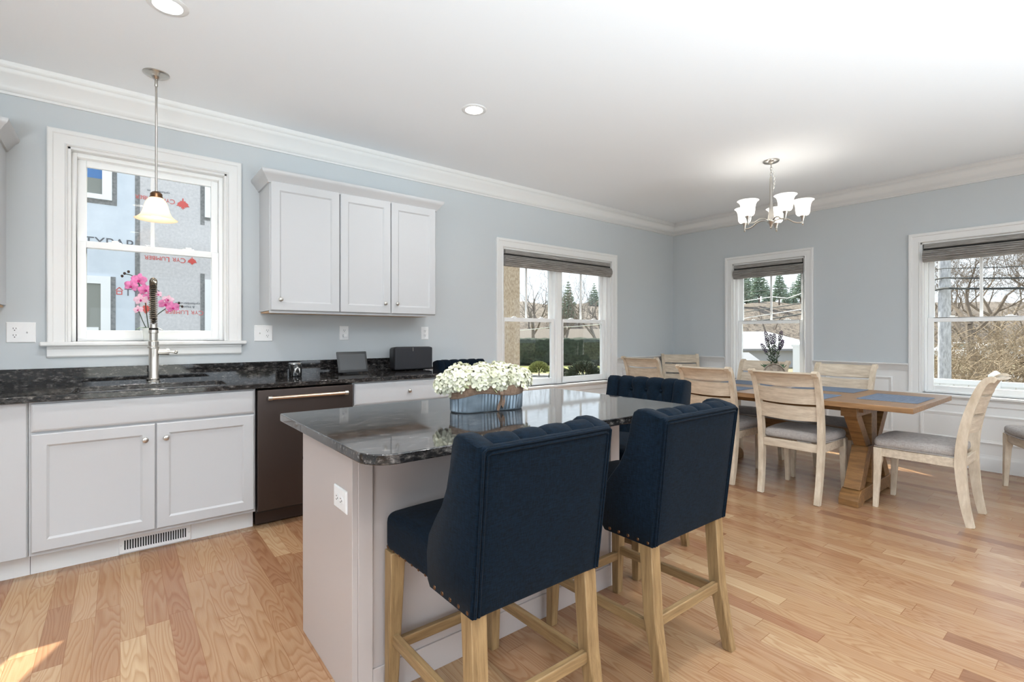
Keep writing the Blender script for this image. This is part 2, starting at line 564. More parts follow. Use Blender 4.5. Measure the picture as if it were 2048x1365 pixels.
    def obj(s, name, mat, parent=None, bevel=0., smooth=True, ang=38, seg=2, loc=None, extra=None):
        me = bpy.data.meshes.new(name)
        me.from_pydata([Vector(p) for p in s.v], [], s.f)
        bm = bmesh.new(); bm.from_mesh(me)
        bmesh.ops.remove_doubles(bm, verts=bm.verts, dist=1e-6)
        bmesh.ops.recalc_face_normals(bm, faces=bm.faces)
        bm.to_mesh(me); bm.free()
        me.materials.append(mat)
        if extra:
            me.materials.append(extra[1])
            for p in me.polygons:
                if extra[0](p.center): p.material_index = 1
        if smooth:
            me.polygons.foreach_set('use_smooth', [True] * len(me.polygons))
            me.set_sharp_from_angle(angle=R(ang))
        o = bpy.data.objects.new(name, me)
        C.objects.link(o)
        if parent is not None: o.parent = parent
        if loc: o.location = loc
        if bevel:
            b = o.modifiers.new('bevel', 'BEVEL'); b.width = bevel; b.segments = seg; b.limit_method = 'ANGLE'; b.angle_limit = R(40); b.harden_normals = False
        return o

def tag(o, label, cat, group=None, kind=None):
    o['label'] = label; o['category'] = cat
    if group: o['group'] = group
    if kind: o['kind'] = kind
    return o
def thing(name, label, cat, loc=(0, 0, 0), rz=0., group=None):
    o = bpy.data.objects.new(name, None); o.empty_display_size = .1
    C.objects.link(o); o.location = loc; o.rotation_euler = (0, 0, rz)
    return tag(o, label, cat, group)
def structure(o, label=None):
    o['kind'] = 'structure'
    if label: o['label'] = label
    return o
def empty_structure(name, label):
    o = bpy.data.objects.new(name, None); C.objects.link(o); o['kind'] = 'structure'; o['label'] = label
    return o
def kids(o): return [c for c in bpy.data.objects if c.parent == o]
def dup(root, loc, rz=0., label=None, group=None, scale=None):
    r = root.copy(); C.objects.link(r); r.location = loc; r.rotation_euler = (0, 0, rz)
    if scale: r.scale = scale
    if label: r['label'] = label
    if group: r['group'] = group
    for ch in kids(root):
        c = ch.copy(); C.objects.link(c); c.parent = r
        for g in kids(ch):
            d = g.copy(); C.objects.link(d); d.parent = c
    return r

D, W, CH = 4.015, 6.07, 2.75
FX, FY, RX, RY = math.sin(TH), math.cos(TH), math.cos(TH), -math.sin(TH)
def aim(px, py, dist):
    """point of the place seen in direction (px, py) at a given depth"""
    u, v = (px - 1024) / FPX, (HOR - py) / FPX
    return Vector(((FX + u * RX) * dist, (FY + u * RY) * dist, EYE + v * dist))
def mback(a, p, z): return (a, D - p, z)          # p = distance into the room
def mright(a, p, z): return (W - p, a, z)
def bxm(m, mp, a0, a1, p0, p1, z0, z1):
    q0, q1 = mp(a0, p0, z0), mp(a1, p1, z1)
    return m.box(q0[0], q1[0], q0[1], q1[1], q0[2], q1[2])

def wall_holes(mp, a0, a1, z0, z1, p0, p1, holes):
    """slab with rectangular holes between depths p0 (back) and p1 (front)"""
    A = sorted({a0, a1} | {h[0] for h in holes} | {h[1] for h in holes}); A = [a for a in A if a0 <= a <= a1]
    Z = sorted({z0, z1} | {h[2] for h in holes} | {h[3] for h in holes}); Z = [z for z in Z if z0 <= z <= z1]
    def solid(i, j):
        if not (0 <= i < len(A) - 1 and 0 <= j < len(Z) - 1): return False
        ca, cz = (A[i] + A[i + 1]) / 2, (Z[j] + Z[j + 1]) / 2
        return not any(h[0] < ca < h[1] and h[2] < cz < h[3] for h in holes)
    m = M()
    for i in range(len(A) - 1):
        for j in range(len(Z) - 1):
            if not solid(i, j): continue
            q = lambda p: [mp(A[i], p, Z[j]), mp(A[i + 1], p, Z[j]), mp(A[i + 1], p, Z[j + 1]), mp(A[i], p, Z[j + 1])]
            f, b = q(p1), q(p0)
            m.add(f, [(0, 1, 2, 3)]); m.add(b, [(3, 2, 1, 0)])
            for (di, dj, e) in ((0, -1, (0, 1)), (1, 0, (1, 2)), (0, 1, (2, 3)), (-1, 0, (3, 0))):
                if not solid(i + di, j + dj):
                    m.add([f[e[0]], f[e[1]], b[e[1]], b[e[0]]], [(0, 1, 2, 3)])
    return m

# ------------------------------------------------------------------ room shell
XL, YF = -2.6, -4.0
floor = M().box(XL, W + .16, YF, D + .16, -.12, 0).obj('floor', MT['floor'], smooth=False)
structure(floor, 'honey coloured oak plank floor')
ceil = M().box(XL, W + .16, YF, D + .16, CH, CH + .12).obj('ceiling', MT['ceil'], smooth=False)
structure(ceil, 'smooth white ceiling')

WIN = {1: (mback, -.25, .595, 1.175, 2.362), 2: (mback, 3.065, 4.755, .66, 2.115),
       3: (mright, 2.312, 3.157, .66, 2.105), 4: (mright, -.40, 1.283, .66, 2.105)}
hb = [WIN[1][1:], WIN[2][1:]]; hr = [WIN[3][1:], WIN[4][1:]]
structure(wall_holes(mback, XL, W, 0, CH, -.16, 0, hb).obj('wall_back', MT['wall'], smooth=False), 'long blue grey wall with the sink window')
structure(wall_holes(mright, YF, D, 0, CH, -.16, 0, hr).obj('wall_right', MT['wall'], smooth=False), 'blue grey dining end wall')
structure(wall_holes(lambda a, p, z: (XL + p, a, z), YF, D, 0, CH, -.16, 0, [(-2.5, .1, .6, 2.3)]).obj('wall_left', MT['wall'], smooth=False))
structure(wall_holes(lambda a, p, z: (a, YF + p, z), XL, W, 0, CH, -.16, 0, [(-.5, 4.1, .1, 2.4)]).obj('wall_front', MT['wall'], smooth=False))

# crown moulding
cp = [(0, -.155), (.012, -.155), (.014, -.142), (.024, -.136), (.030, -.118), (.050, -.085), (.074, -.058), (.082, -.050), (.084, -.034), (.094, -.028), (.100, -.014), (.102, 0), (0, 0)]
def crown_run(name, pts, label):
    m = M(); rings = []
    for (x, y, nx, ny) in pts:
        rings.append([(x + nx * d, y + ny * d, CH + z) for d, z in cp])
    m.ring_loft(rings)
    return structure(m.obj(name, MT['trim'], ang=50), label)
crown_run('trim_1', [(XL, D, 0, -1), (W, D, -1, -1)], 'white crown moulding along the long wall')
crown_run('trim_2', [(W, D, -1, -1), (W, YF, -1, 0)], 'white crown moulding along the dining end wall')

# wainscot: white lower wall, chair rail, base board and picture frame mouldings
WX0 = 2.16
RAIL = .935
casing = .090
def holes_below(hs): return [(h[0] - casing + .01, h[1] + casing - .01, .585, 3.) for h in hs]
structure(wall_holes(mback, WX0, W, 0, RAIL - .01, 0, .006, holes_below([WIN[2][1:]])).obj('trim_3', MT['trim'], smooth=False), 'white painted wainscot of the long wall')
structure(wall_holes(mright, YF, D, 0, RAIL - .01, 0, .006, holes_below(hr)).obj('trim_4', MT['trim'], smooth=False), 'white painted wainscot of the dining end wall')
rp = [(0, 0), (.010, 0), (.012, .012), (.020, .020), (.022, .048), (.032, .054), (.036, .062), (.030, .070), (0, .070)]
bp_ = [(0, 0), (.016, 0), (.016, .105), (.012, .118), (.008, .126), (.006, .142), (0, .142)]
def run(m, mp, a0, a1, prof, z0):
    m.ring_loft([[mp(a, d + .004, z0 + z) for d, z in prof] for a in (a0, a1)])
m1, m2 = M(), M()
for a0, a1 in ((WX0, WIN[2][1] - casing), (WIN[2][2] + casing, W)): run(m1, mback, a0, a1, rp, RAIL - .07)
for a0, a1 in ((YF, WIN[4][1] - casing), (WIN[4][2] + casing, WIN[3][1] - casing), (WIN[3][2] + casing, D)): run(m2, mright, a0, a1, rp, RAIL - .07)
structure(m1.obj('trim_5', MT['trim'], ang=60), 'white chair rail beside the double window')
structure(m2.obj('trim_6', MT['trim'], ang=60), 'white chair rail on the dining end wall')
m1, m2 = M(), M()
run(m1, mback, WX0, W, bp_, 0); run(m2, mright, YF, D, bp_, 0)
structure(m1.obj('baseboard_back', MT['trim'], ang=60), 'white base board of the long wall')
structure(m2.obj('baseboard_right', MT['trim'], ang=60), 'white base board of the dining end wall')
pf = [(0, .004), (.0, .014), (.012, .018), (.022, .012), (.030, .010), (.034, .004)]
m1, m2 = M(), M()
for a0, a1, z1 in ((2.3, 2.86, .80), (3.10, 3.86, .50), (3.96, 4.72, .50), (4.96, 5.90, .80)): m1.frame4(mback, a0, a1, .24, z1, pf)
for a0, a1, z1 in ((3.36, 3.90, .80), (2.32, 3.15, .50), (1.50, 2.10, .80), (.50, 1.29, .50), (-.42, .38, .50), (-1.6, -.62, .80)): m2.frame4(mright, a0, a1, .24, z1, pf)
structure(m1.obj('trim_7', MT['trim'], ang=25), 'rectangular panel mouldings under the double window')
structure(m2.obj('trim_8', MT['trim'], ang=25), 'rectangular panel mouldings on the dining end wall')

# ------------------------------------------------------------------ windows
cas = [(0, 0), (0, .012), (.006, .018), (.012, .012), (.020, .015), (.060, .018), (.066, .024), (.084, .026), (.090, .022), (.090, 0)]
def window(no, units, label, muntin=True, stool_ext=.03, rail_z=None):
    mp, a0, a1, z0, z1 = WIN[no]
    root = empty_structure('window_%d' % no, label)
    M().frame3(mp, a0, a1, z0, z1, cas).obj('casing', MT['trim'], root, ang=30)
    jm = M()
    bxm(jm, mp, a0, a0 + .016, -.16, .0, z0, z1); bxm(jm, mp, a1 - .016, a1, -.16, .0, z0, z1)
    bxm(jm, mp, a0, a1, -.16, 0, z1 - .016, z1)
    jm.obj('jamb', MT['trim'], root, bevel=.002)
    st = M(); bxm(st, mp, a0 - casing - stool_ext, a1 + casing + stool_ext, .0, .045, z0 - .026, z0)
    bxm(st, mp, a0 + .001, a1 - .001, -.16, .001, z0 - .026, z0)
    st.obj('stool', MT['trim'], root, bevel=.008, seg=3)
    ap = M(); ap.prism([(0, z0 - .026), (.020, z0 - .026), (.022, z0 - .036), (.016, z0 - .046), (.016, z0 - .085), (.010, z0 - .094), (0, z0 - .096)],
                       lambda u, v, w: mp(w, u, v), a0 - casing, a1 + casing)
    ap.obj('apron', MT['trim'], root, ang=30)
    b0, b1, c1 = a0 + .016, a1 - .016, z1 - .016
    if units == 2:
        mid = (b0 + b1) / 2
        ml = M(); bxm(ml, mp, mid - .028, mid + .028, -.15, -.05, z0, c1)
        ml.obj('mullion', MT['vinyl'], root, bevel=.004)
        spans = [(b0, mid - .028), (mid + .028, b1)]
    else:
        spans = [(b0, b1)]
    rz = rail_z or (z0 + z1) / 2
    for (l, r) in spans:
        fr = M(); w = .024
        bxm(fr, mp, l, l + w, -.15, -.055, z0, c1); bxm(fr, mp, r - w, r, -.15, -.055, z0, c1)
        bxm(fr, mp, l + w, r - w, -.15, -.055, c1 - w, c1); bxm(fr, mp, l + w, r - w, -.15, -.055, z0, z0 + .018)
        fr.obj('frame', MT['vinyl'], root, bevel=.003)
        l2, r2 = l + w, r - w
        for up in (True, False):
            q0, q1 = (-.135, -.108) if up else (-.105, -.072)
            zz0, zz1 = (rz - .012, c1 - w) if up else (z0 + .018, rz + .024)
            sw = .043
            sa = M()
            bxm(sa, mp, l2, l2 + sw, q0, q1, zz0, zz1); bxm(sa, mp, r2 - sw, r2, q0, q1, zz0, zz1)
            bt = .038 if up else .052
            bxm(sa, mp, l2 + sw, r2 - sw, q0, q1, zz0, zz0 + bt); bxm(sa, mp, l2 + sw, r2 - sw, q0, q1, zz1 - .040, zz1)
            so = sa.obj('sash', MT['vinyl'], root, bevel=.003)
            pn = M(); pc = (q0 + q1) / 2
            bxm(pn, mp, l2 + sw - .004, r2 - sw + .004, pc - .002, pc + .002, zz0 + bt - .004, zz1 - .036)
            pn.obj('pane', MT['pane'], so, smooth=False)
            if up:
                mu = M(); c = (l2 + r2) / 2
                bxm(mu, mp, c - .011, c + .011, pc - .008, pc + .008, zz0 + bt, zz1 - .04)
                mu.obj('muntin', MT['vinyl'], so, bevel=.002)
            else:
                for t in (.24, .76):
                    c = l2 + (r2 - l2) * t
                    lk = M(); bxm(lk, mp, c - .035, c + .035, q1 - .030, q1 - .004, zz1, zz1 + .008)
                    bxm(lk, mp, c - .016, c + .020, q1 - .026, q1 - .008, zz1 + .006, zz1 + .018)
                    lk.obj('sash_lock', MT['vinyl'], so, bevel=.003)
    return root
window(1, 1, 'white double hung window above the kitchen sink', rail_z=1.782)
window(2, 2, 'wide white twin window between kitchen counter and room corner', rail_z=1.372)
window(3, 1, 'narrow white double hung window near the room corner', rail_z=1.366)
window(4, 2, 'wide white twin window behind the head of the dining table', rail_z=1.356)
for no in (1, 2, 3, 4):
    mp, a0, a1, z0, z1 = WIN[no]
    c = mp((a0 + a1) / 2, -.17, (z0 + z1) / 2); i = mp((a0 + a1) / 2, 1, (z0 + z1) / 2)
    area_lamp('daylight_portal', c, Vector(i) - Vector(c), a1 - a0, z1 - z0, 1, True)

def roman_shade(no, label):
    mp, a0, a1, z0, z1 = WIN[no]
    root = thing('roman_shade', label, 'window shade', mp((a0 + a1) / 2, 0, z1), 0, 'grey woven window shades')
    c = Vector(root.location)
    a0, a1 = a0 + .020, a1 - .020
    loc = lambda u, v, w: tuple(Vector(mp(w, u, v)) - c)
    t = z1 - .017
    M().prism([(-.045, t), (.004, t), (.012, t - .012), (.012, t - .040), (.004, t - .046), (-.045, t - .046)], loc, a0 + .008, a1 - .008).obj('headrail_flap', MT['shade'], root, ang=50)
    poly = [(-.045, t - .062)]
    for k in range(25):
        g = k / 24
        poly.append((.004 + .036 * math.sin(math.pi * (.10 + .82 * g)) + (.004 if k % 4 == 3 else 0 if k % 4 else -.006), t - .060 - .112 * g))
    poly += [(-.020, t - .172), (-.045, t - .160)]
    M().prism(poly, loc, a0, a1).obj('folded_stack', MT['shade'], root, ang=25)
    M().tube([loc(-.004, t - .054, a0 + .004), loc(-.004, t - .054, a1 - .004)], .010, 8).obj('gap_shadow', MT['rubber'], root)  # black rod filling the gap, standing in for its shadow
    return root
roman_shade(2, 'grey woven shade raised in the twin window left of the corner')
roman_shade(3, 'grey woven shade raised in the narrow window by the corner')
roman_shade(4, 'grey woven shade raised in the wide window behind the table')

# ------------------------------------------------------------------ kitchen cabinets
DP = [(0, 0), (0, .016), (.004, .020), (.056, .020), (.060, .017), (.066, .012), (.070, .0115)]
SLAB = [(0, 0), (0, .015), (.006, .018), (.010, .0195), (.014, .020)]
def knob(parent, mp, a, z, p=.02):
    q0 = Vector(mp(a, p, z)); dr = (Vector(mp(a, p + 1, z)) - q0)
    prof = [(.0, .006), (.007, .0055), (.012, .0055), (.016, .013), (.021, .0155), (.026, .013), (.029, .006)]
    u = dr.orthogonal().normalized(); v = dr.cross(u)
    m = M()
    m.ring_loft([[q0 + dr * h + r * (math.cos(t) * u + math.sin(t) * v) for t in (2 * math.pi * k / 14 for k in range(14))] for h, r in prof])
    return m.obj('knob', MT['nickel'], parent)
def door(parent, mp, a0, a1, z0, z1, kn=None, name='door', prof=DP):
    o = M().nest(mp, a0, a1, z0, z1, prof).obj(name, MT['cab'], parent, ang=20)
    if kn: knob(o, mp, *kn)
    return o
def mfront(y): return lambda a, p, z: (a, y - p, z)
CF = 3.405                                     # carcass front; doors stand 2 cm proud of it
mf = mfront(CF)
def base_unit(name, label, x0, x1):
    root = thing(name, label, 'kitchen cabinet', (0, 0, 0))
    M().box(x0, x1, CF, D - .025, .115, .884).obj('carcass', MT['cab'], root, bevel=.001)
    M().box(x0, x1, CF + .075, D - .025, 0, .115).obj('toe_kick', MT['trim'], root, smooth=False)  # brighter trim paint makes up for the shade in this recess
    return root
u = base_unit('base_cabinet', 'plain white end cabinet at the left end of the counter', -1.5, -.358)
door(u, mf, -1.2, -.362, .118, .880, prof=[(0, 0), (0, .008), (.002, .010)], name='flat_panel')
u = base_unit('base_cabinet', 'white two door base cabinet under the sink', -.356, .660)
door(u, mf, -.345, .650, .735, .872, name='false_drawer_front', prof=SLAB)
door(u, mf, -.345, .1525, .135, .722, kn=(.108, .640))
door(u, mf, .1595, .650, .135, .722, kn=(.203, .640))
u = base_unit('base_cabinet', 'white base cabinet with one wide drawer right of the dishwasher', 1.272, 2.128)
door(u, mf, 1.282, 2.118, .722, .872, kn=(1.698, .798), name='drawer_front', prof=SLAB)
door(u, mf, 1.282, 1.697, .135, .708, kn=(1.655, .630))
door(u, mf, 1.703, 2.118, .135, .708, kn=(1.745, .630))

# dishwasher
dw = thing('dishwasher', 'dark bronze dishwasher under the counter with a warm metal bar handle', 'dishwasher', (.966, 0, 0))
M().box(-.298, .298, CF, D - .03, .10, .872).obj('tub', MT['black'], dw)
M().rbox(-.300, .300, CF - .038, CF - .001, .118, .872, .006, 2, seg=2).obj('door', MT['dwash'], dw)
M().box(-.296, .296, CF + .055, CF + .075, .012, .112).obj('kick_plate', MT['dwash'], dw)
for x in (-.27, .27): M().lathe([(.016, 0), (.016, .012), (.008, .014), (.008, .10)], 10, (x, CF + .10, 0)).obj('foot', MT['rubber'], dw)
hn = M().tube([(-.235, CF - .080, .823), (.235, CF - .080, .823)], .0105, 16).obj('handle', MT['warmmetal'], dw)
for x in (-.238, .238):
    k = M().tube([(x - .013, CF - .080, .823), (x - .011, CF - .080, .823), (x + .011, CF - .080, .823), (x + .013, CF - .080, .823)], [.011, .0145, .0145, .011], 16)
    k.tube([(x, CF - .080, .823), (x, CF - .036, .823)], .009, 12)
    k.obj('end_cap', MT['nickel'], hn)

# granite counter with sink cut-out, backsplash, sink
CT = .914
SX0, SX1, SY0, SY1 = -.200, .520, 3.437, 3.800
def slab_hole(x0, x1, y0, y1, z0, z1, hole, r=.05, n=5):
    """slab with one rounded hole"""
    hx0, hx1, hy0, hy1 = hole
    inner = []
    for cx, cy, a0 in ((hx1 - r, hy1 - r, 0), (hx0 + r, hy1 - r, 90), (hx0 + r, hy0 + r, 180), (hx1 - r, hy0 + r, 270)):
        inner += [(cx + r * math.cos(R(a0 + 90 * k / n)), cy + r * math.sin(R(a0 + 90 * k / n))) for k in range(n + 1)]
    outer = []
    for (cx, cy), cnt in (((x1, y1), n + 1), ((x0, y1), n + 1), ((x0, y0), n + 1), ((x1, y0), n + 1)):
        outer += [(cx, cy)] * cnt
    N_ = len(inner); m = M()
    vs = [(x, y, z1) for x, y in inner] + [(x, y, z1) for x, y in outer] + [(x, y, z0) for x, y in inner] + [(x, y, z0) for x, y in outer]
    fs = []
    for i in range(N_):
        j = (i + 1) % N_
        if outer[i] == outer[j]:
            fs += [(i, j, N_ + i), (2 * N_ + j, 2 * N_ + i, 3 * N_ + i)]
        else:
            fs += [(i, j, N_ + j, N_ + i), (2 * N_ + j, 2 * N_ + i, 3 * N_ + i, 3 * N_ + j), (N_ + i, N_ + j, 3 * N_ + j, 3 * N_ + i)]
        fs.append((j, i, 2 * N_ + i, 2 * N_ + j))
    return m.add(vs, fs)
co = slab_hole(-1.5, 2.150, 3.367, D - .021, CT - .030, CT, (SX0, SX1, SY0, SY1)).obj('worktop', MT['granite'], bevel=.003)
tag(co, 'long black granite worktop along the window wall with sink cut out', 'countertop')
bs = M().box(-1.5, 2.150, D - .020, D, CT - .03, CT + .104).obj('backsplash', MT['granite'], bevel=.002)
tag(bs, 'low black granite backsplash strip behind the long worktop', 'backsplash')
sk_ = thing('sink', 'stainless undermount sink set in the black granite under the window', 'sink', ((SX0 + SX1) / 2, (SY0 + SY1) / 2, 0))
hx, hy = (SX1 - SX0) / 2 + .004, (SY1 - SY0) / 2 + .004
def rr(hx, hy, r, z, n=5):
    o = []
    for sx, sy, a in ((1, 1, 0), (-1, 1, 90), (-1, -1, 180), (1, -1, 270)):
        o += [(sx * (hx - r) + r * math.cos(R(a + 90 * k / n)), sy * (hy - r) + r * math.sin(R(a + 90 * k / n)), z) for k in range(n + 1)]
    return o
bw = M().ring_loft([rr(hx + .02, hy + .02, .06, .8835), rr(hx, hy, .05, .8835), rr(hx - .004, hy - .004, .05, .70), rr(hx - .03, hy - .03, .03, .675), rr(.04, .04, .039, .672)], cap=False)
bw.ring_loft([rr(hx + .02, hy + .02, .06, .8835), rr(hx + .006, hy + .006, .05, .878), rr(hx + .002, hy + .002, .05, .69), rr(.05, .05, .04, .664)], cap=False)
bw.obj('basin', MT['steel'], sk_)
M().lathe([(.045, .672), (.04, .676), (.03, .674), (.01, .671)], 20).obj('drain', MT['nickel'], sk_)

# wall cabinets
UF = 3.705; mu_ = mfront(UF); UZ0, UZ1 = 1.385, 2.30
ucp = [(0, 0), (.010, 0), (.012, .010), (.022, .020), (.040, .048), (.050, .056), (.056, .070), (.056, .080), (0, .080)]
def wall_unit(label, x0, x1, crown_left, crown_right, doors):
    root = thing('wall_cabinet', label, 'kitchen cabinet', (0, 0, 0))
    M().box(x0, x1, UF, D - .001, UZ0, UZ1 + .04).obj('carcass', MT['cab'], root, bevel=.0015)
    M().box(x0 + .01, x1 - .01, UF + .015, D - .01, UZ0 - .012, UZ0 - .001).obj('bottom_panel', MT['under'], root, smooth=False)
    M().box(x0, x1, UF - .0, UF + .014, UZ0 - .016, UZ0).obj('light_rail', MT['cab'], root)
    for d in doors: door(root, mu_, *d[:4], kn=d[4])
    pts = []
    yf = UF - .004
    if crown_left: pts.append((x0, D - .001, -1, 0)); pts.append((x0, yf, -1, -1))
    else: pts.append((x0, yf, 0, -1))
    if crown_right: pts.append((x1, yf, 1, -1)); pts.append((x1, D - .001, 1, 0))
    else: pts.append((x1, yf, 0, -1))
    M().ring_loft([[(x + nx * d, y + ny * d, 2.268 + z) for d, z in ucp] for x, y, nx, ny in pts]).obj('crown', MT['cab'], root, ang=50)
    return root
wall_unit('white single door wall cabinet nearest the sink window, knob at lower left', .805, 1.287, True, False, [(.812, 1.283, UZ0 + .002, 2.278, (.872, 1.463))])
wall_unit('white double door wall cabinet, its two knobs meeting in the middle', 1.287, 2.105, False, True,
          [(1.291, 1.692, UZ0 + .002, 2.278, (1.640, 1.465)), (1.698, 2.098, UZ0 + .002, 2.278, (1.742, 1.467))])
wall_unit('white wall cabinet cut off by the picture edge, left of the sink window', -1.3, -.512, False, True,
          [(-1.295, -.91, UZ0 + .002, 2.278, (-.95, 1.465)), (-.904, -.517, UZ0 + .002, 2.278, (-.86, 1.465))])

# floor register in the toe kick
vt = thing('floor_register', 'white slotted air register in the toe kick under the sink', 'air vent', (.161, CF + .075, 0))
mv = lambda a, p, z: (a, -p, z)
M().nest(mv, -.168, .168, .004, .100, [(0, 0), (0, .004), (.004, .008), (.014, .008)]).obj('plate', MT['plate'], vt)
sl = M()
for k in range(25):
    x = -.140 + .28 * k / 24
    bxm(sl, mv, x - .0032, x + .0032, .0082, .0092, .026, .078)
sl.obj('slots', MT['slot'], vt, smooth=False)
for x in (-.157, .157): M().lathe([(.003, 0), (.002, .001)], 8, (x, -.0095, .052)).obj('screw', MT['nickel'], vt)

# outlets and switches
def duplex(parent, mp, a, z, horiz=False):
    for s in (-1, 1):
        da, dz = (s * .0195, 0) if horiz else (0, s * .0195)
        m = M(); holes = []
        poly = [(.0165 * math.cos(R(t)) if abs(math.cos(R(t))) < .9 else math.copysign(.0150, math.cos(R(t))), .0165 * math.sin(R(t)) * .86) for t in range(0, 360, 15)]
        m.prism(poly, lambda u, v, w: mp(a + da + u, w, z + dz + v), .005, .0085)
        n0 = len(m.v)
        for sa, sz, w, h in ((-.006, .004, .0012, .0045), (.006, .004, .0012, .0038), (0, -.007, .0024, .0024)):
            if horiz: sa, sz, w, h = sz, sa, h, w
            bxm(m, mp, a + da + sa - w, a + da + sa + w, .0080, .0088, z + dz + sz - h, z + dz + sz + h)
        holes = [Vector(p) for p in m.v[n0:]]
        hs = [sum(holes[k * 8:k * 8 + 8], Vector()) / 8 for k in range(3)]
        m.obj('receptacle', MT['plate'], parent, extra=(lambda c, hs=hs: min((c - h).length for h in hs) < .0052, MT['slot']), smooth=False)
def toggle(parent, mp, a, z):
    m = M(); bxm(m, mp, a - .0055, a + .0055, .005, .0065, z - .012, z + .012)
    m.ring_loft([[mp(a - .004, .006, z - .006), mp(a + .004, .006, z - .006), mp(a + .004, .006, z + .004), mp(a - .004, .006, z + .004)],
                 [mp(a - .003, .018, z + .004), mp(a + .003, .018, z + .004), mp(a + .003, .018, z + .010), mp(a - .003, .018, z + .010)]])
    m.obj('toggle', MT['plate'], parent)
def outlet(label, base, a, z, w, h, items, mapf, cat='wall outlet', name='wall_outlet'):
    root = thing(name, label, cat, base(a, 0, z))
    o = Vector(root.location); mp = lambda u, p, v: tuple(Vector(base(a + u, p, z + v)) - o)
    M().nest(mp, -w / 2, w / 2, -h / 2, h / 2, [(0, .0002), (0, .003), (.004, .006), (.008, .006)]).obj('cover_plate', MT['plate'], root, ang=25)
    for kind, da in items:
        if kind == 'o': duplex(root, mp, da, 0)
        elif kind == 'h': duplex(root, mp, da, 0, True)
        else: toggle(root, mp, da, 0)
    return root, mp
outlet('double white outlet and switch plate left of the sink window', mback, -.450, 1.231, .124, .118, [('o', -.026), ('t', .026)], None)
outlet('double white switch and outlet plate right of the sink window', mback, .833, 1.228, .124, .118, [('t', -.026), ('o', .026)], None)
r_, mp_ = outlet('single white outlet under the wall cabinets with a small plug in it', mback, 1.434, 1.231, .074, .116, [('o', 0)], None)
M().rbox(-.016, .016, -.042, -.008, -.034, -.006, .006, 3, seg=2).obj('plug', MT['plate'], r_)
outlet('single white outlet above the black speaker', mback, 2.172, 1.230, .074, .116, [('o', 0)], None)

# ------------------------------------------------------------------ faucet
fa = thing('kitchen_faucet', 'tall brushed nickel spring faucet with side lever behind the sink', 'faucet', (.168, 3.872, CT))
M().lathe([(.034, 0), (.034, .006), (.029, .012), (.029, .018), (.031, .024), (.027, .032), (.0265, .225), (.022, .235), (.020, .238)], 24).obj('body', MT['nickel'], fa)
lv = M().tube([(.02, 0, .192), (.070, 0, .192), (.072, 0, .192)], [.017, .017, .013], 16)
lv.tube([(.068, 0, .192), (.080, 0, .192)], [.020, .018], 16); lv.tube([(.078, 0, .193), (.112, -.002, .190)], [.006, .008], 10); lv.ball((.116, -.002, .190), .0115)
lv.obj('lever', MT['nickel'], fa)
pts = [(0, 0, .236), (0, 0, .50)]
for k in range(1, 13):
    t = math.pi * k / 12
    pts.append((-.012 * k / 12, -.075 + .075 * math.cos(t), .545 + .10 * math.sin(t) * (1 if t < 1.57 else .95)))
pts += [(-.013, -.150, .47), (-.010, -.148, .40)]
M().tube(pts, .0085, 10).obj('hose', MT['rubber'], fa)
spr = M(); P = [Vector(p) for p in pts]; seg = []
for i in range(len(P) - 1):
    for k in range(12): seg.append(P[i].lerp(P[i + 1], k / 12))
seg.append(P[-1])
Ls = [0]
for i in range(1, len(seg)): Ls.append(Ls[-1] + (seg[i] - seg[i - 1]).length)
coil = []; turns = int(Ls[-1] / .0115); nst = turns * 8
for q in range(nst + 1):
    d = Ls[-1] * q / nst
    i = max(j for j in range(len(Ls)) if Ls[j] <= d + 1e-9); i = min(i, len(seg) - 2)
    f = (d - Ls[i]) / max(1e-6, Ls[i + 1] - Ls[i]); p = seg[i].lerp(seg[i + 1], f)
    tg = (seg[i + 1] - seg[i]).normalized(); e1 = Vector((1, 0, 0)); e1 = (e1 - tg * e1.dot(tg)).normalized(); e2 = tg.cross(e1)
    a = 2 * math.pi * q / 8
    coil.append(p + .0172 * (math.cos(a) * e1 + math.sin(a) * e2))
spr.tube(coil, .0034, 5)
spr.obj('spring', MT['backlit_nickel'], fa)  # coil's backlit darkness is put into this metal colour
M().lathe([(.010, .375), (.019, .368), (.021, .34), (.026, .325), (.026, .316), (.022, .312), (.022, .268), (.027, .262), (.027, .235), (.030, .232), (.030, .222), (.014, .219)], 20, (-.008, -.148, .0)).obj('spray_head', MT['nickel'], fa)
ar = M().tube([(0, 0, .33), (-.004, -.07, .335), (-.008, -.128, .335)], .006, 8); ar.lathe([(.0235, .325), (.0235, .345)], 16, (-.008, -.148, 0)); ar.lathe([(.016, .30), (.018, .31), (.018, .35), (.016, .36)], 16)
ar.obj('docking_arm', MT['rubber'], fa)

# ------------------------------------------------------------------ things on the counter
cd = thing('candle_jar', 'small black glass candle jar with silver lid and white label', 'candle', (1.000, 3.80, CT))
M().lathe([(.040, 0), (.044, .004), (.044, .084), (.041, .088), (.039, .088)], 28).obj('jar', MT['candle'], cd)
M().lathe([(.042, .087), (.045, .089), (.045, .096), (.042, .099), (.010, .100)], 28).obj('lid', MT['silver'], cd)
lb = M(); hexa = [(.022 * math.cos(R(60 * k + 30)), .044 + .028 * math.sin(R(60 * k + 30))) for k in range(6)]
dirv = Vector((-1.0, -3.8, 0)).normalized(); ang0 = math.atan2(dirv.y, dirv.x) + .35
lb.prism(hexa, lambda u, v, w: ((.0442 + w) * math.cos(ang0 + u / .0442), (.0442 + w) * math.sin(ang0 + u / .0442), v), 0, .0006)
lb.obj('label', MT['paper'], cd)

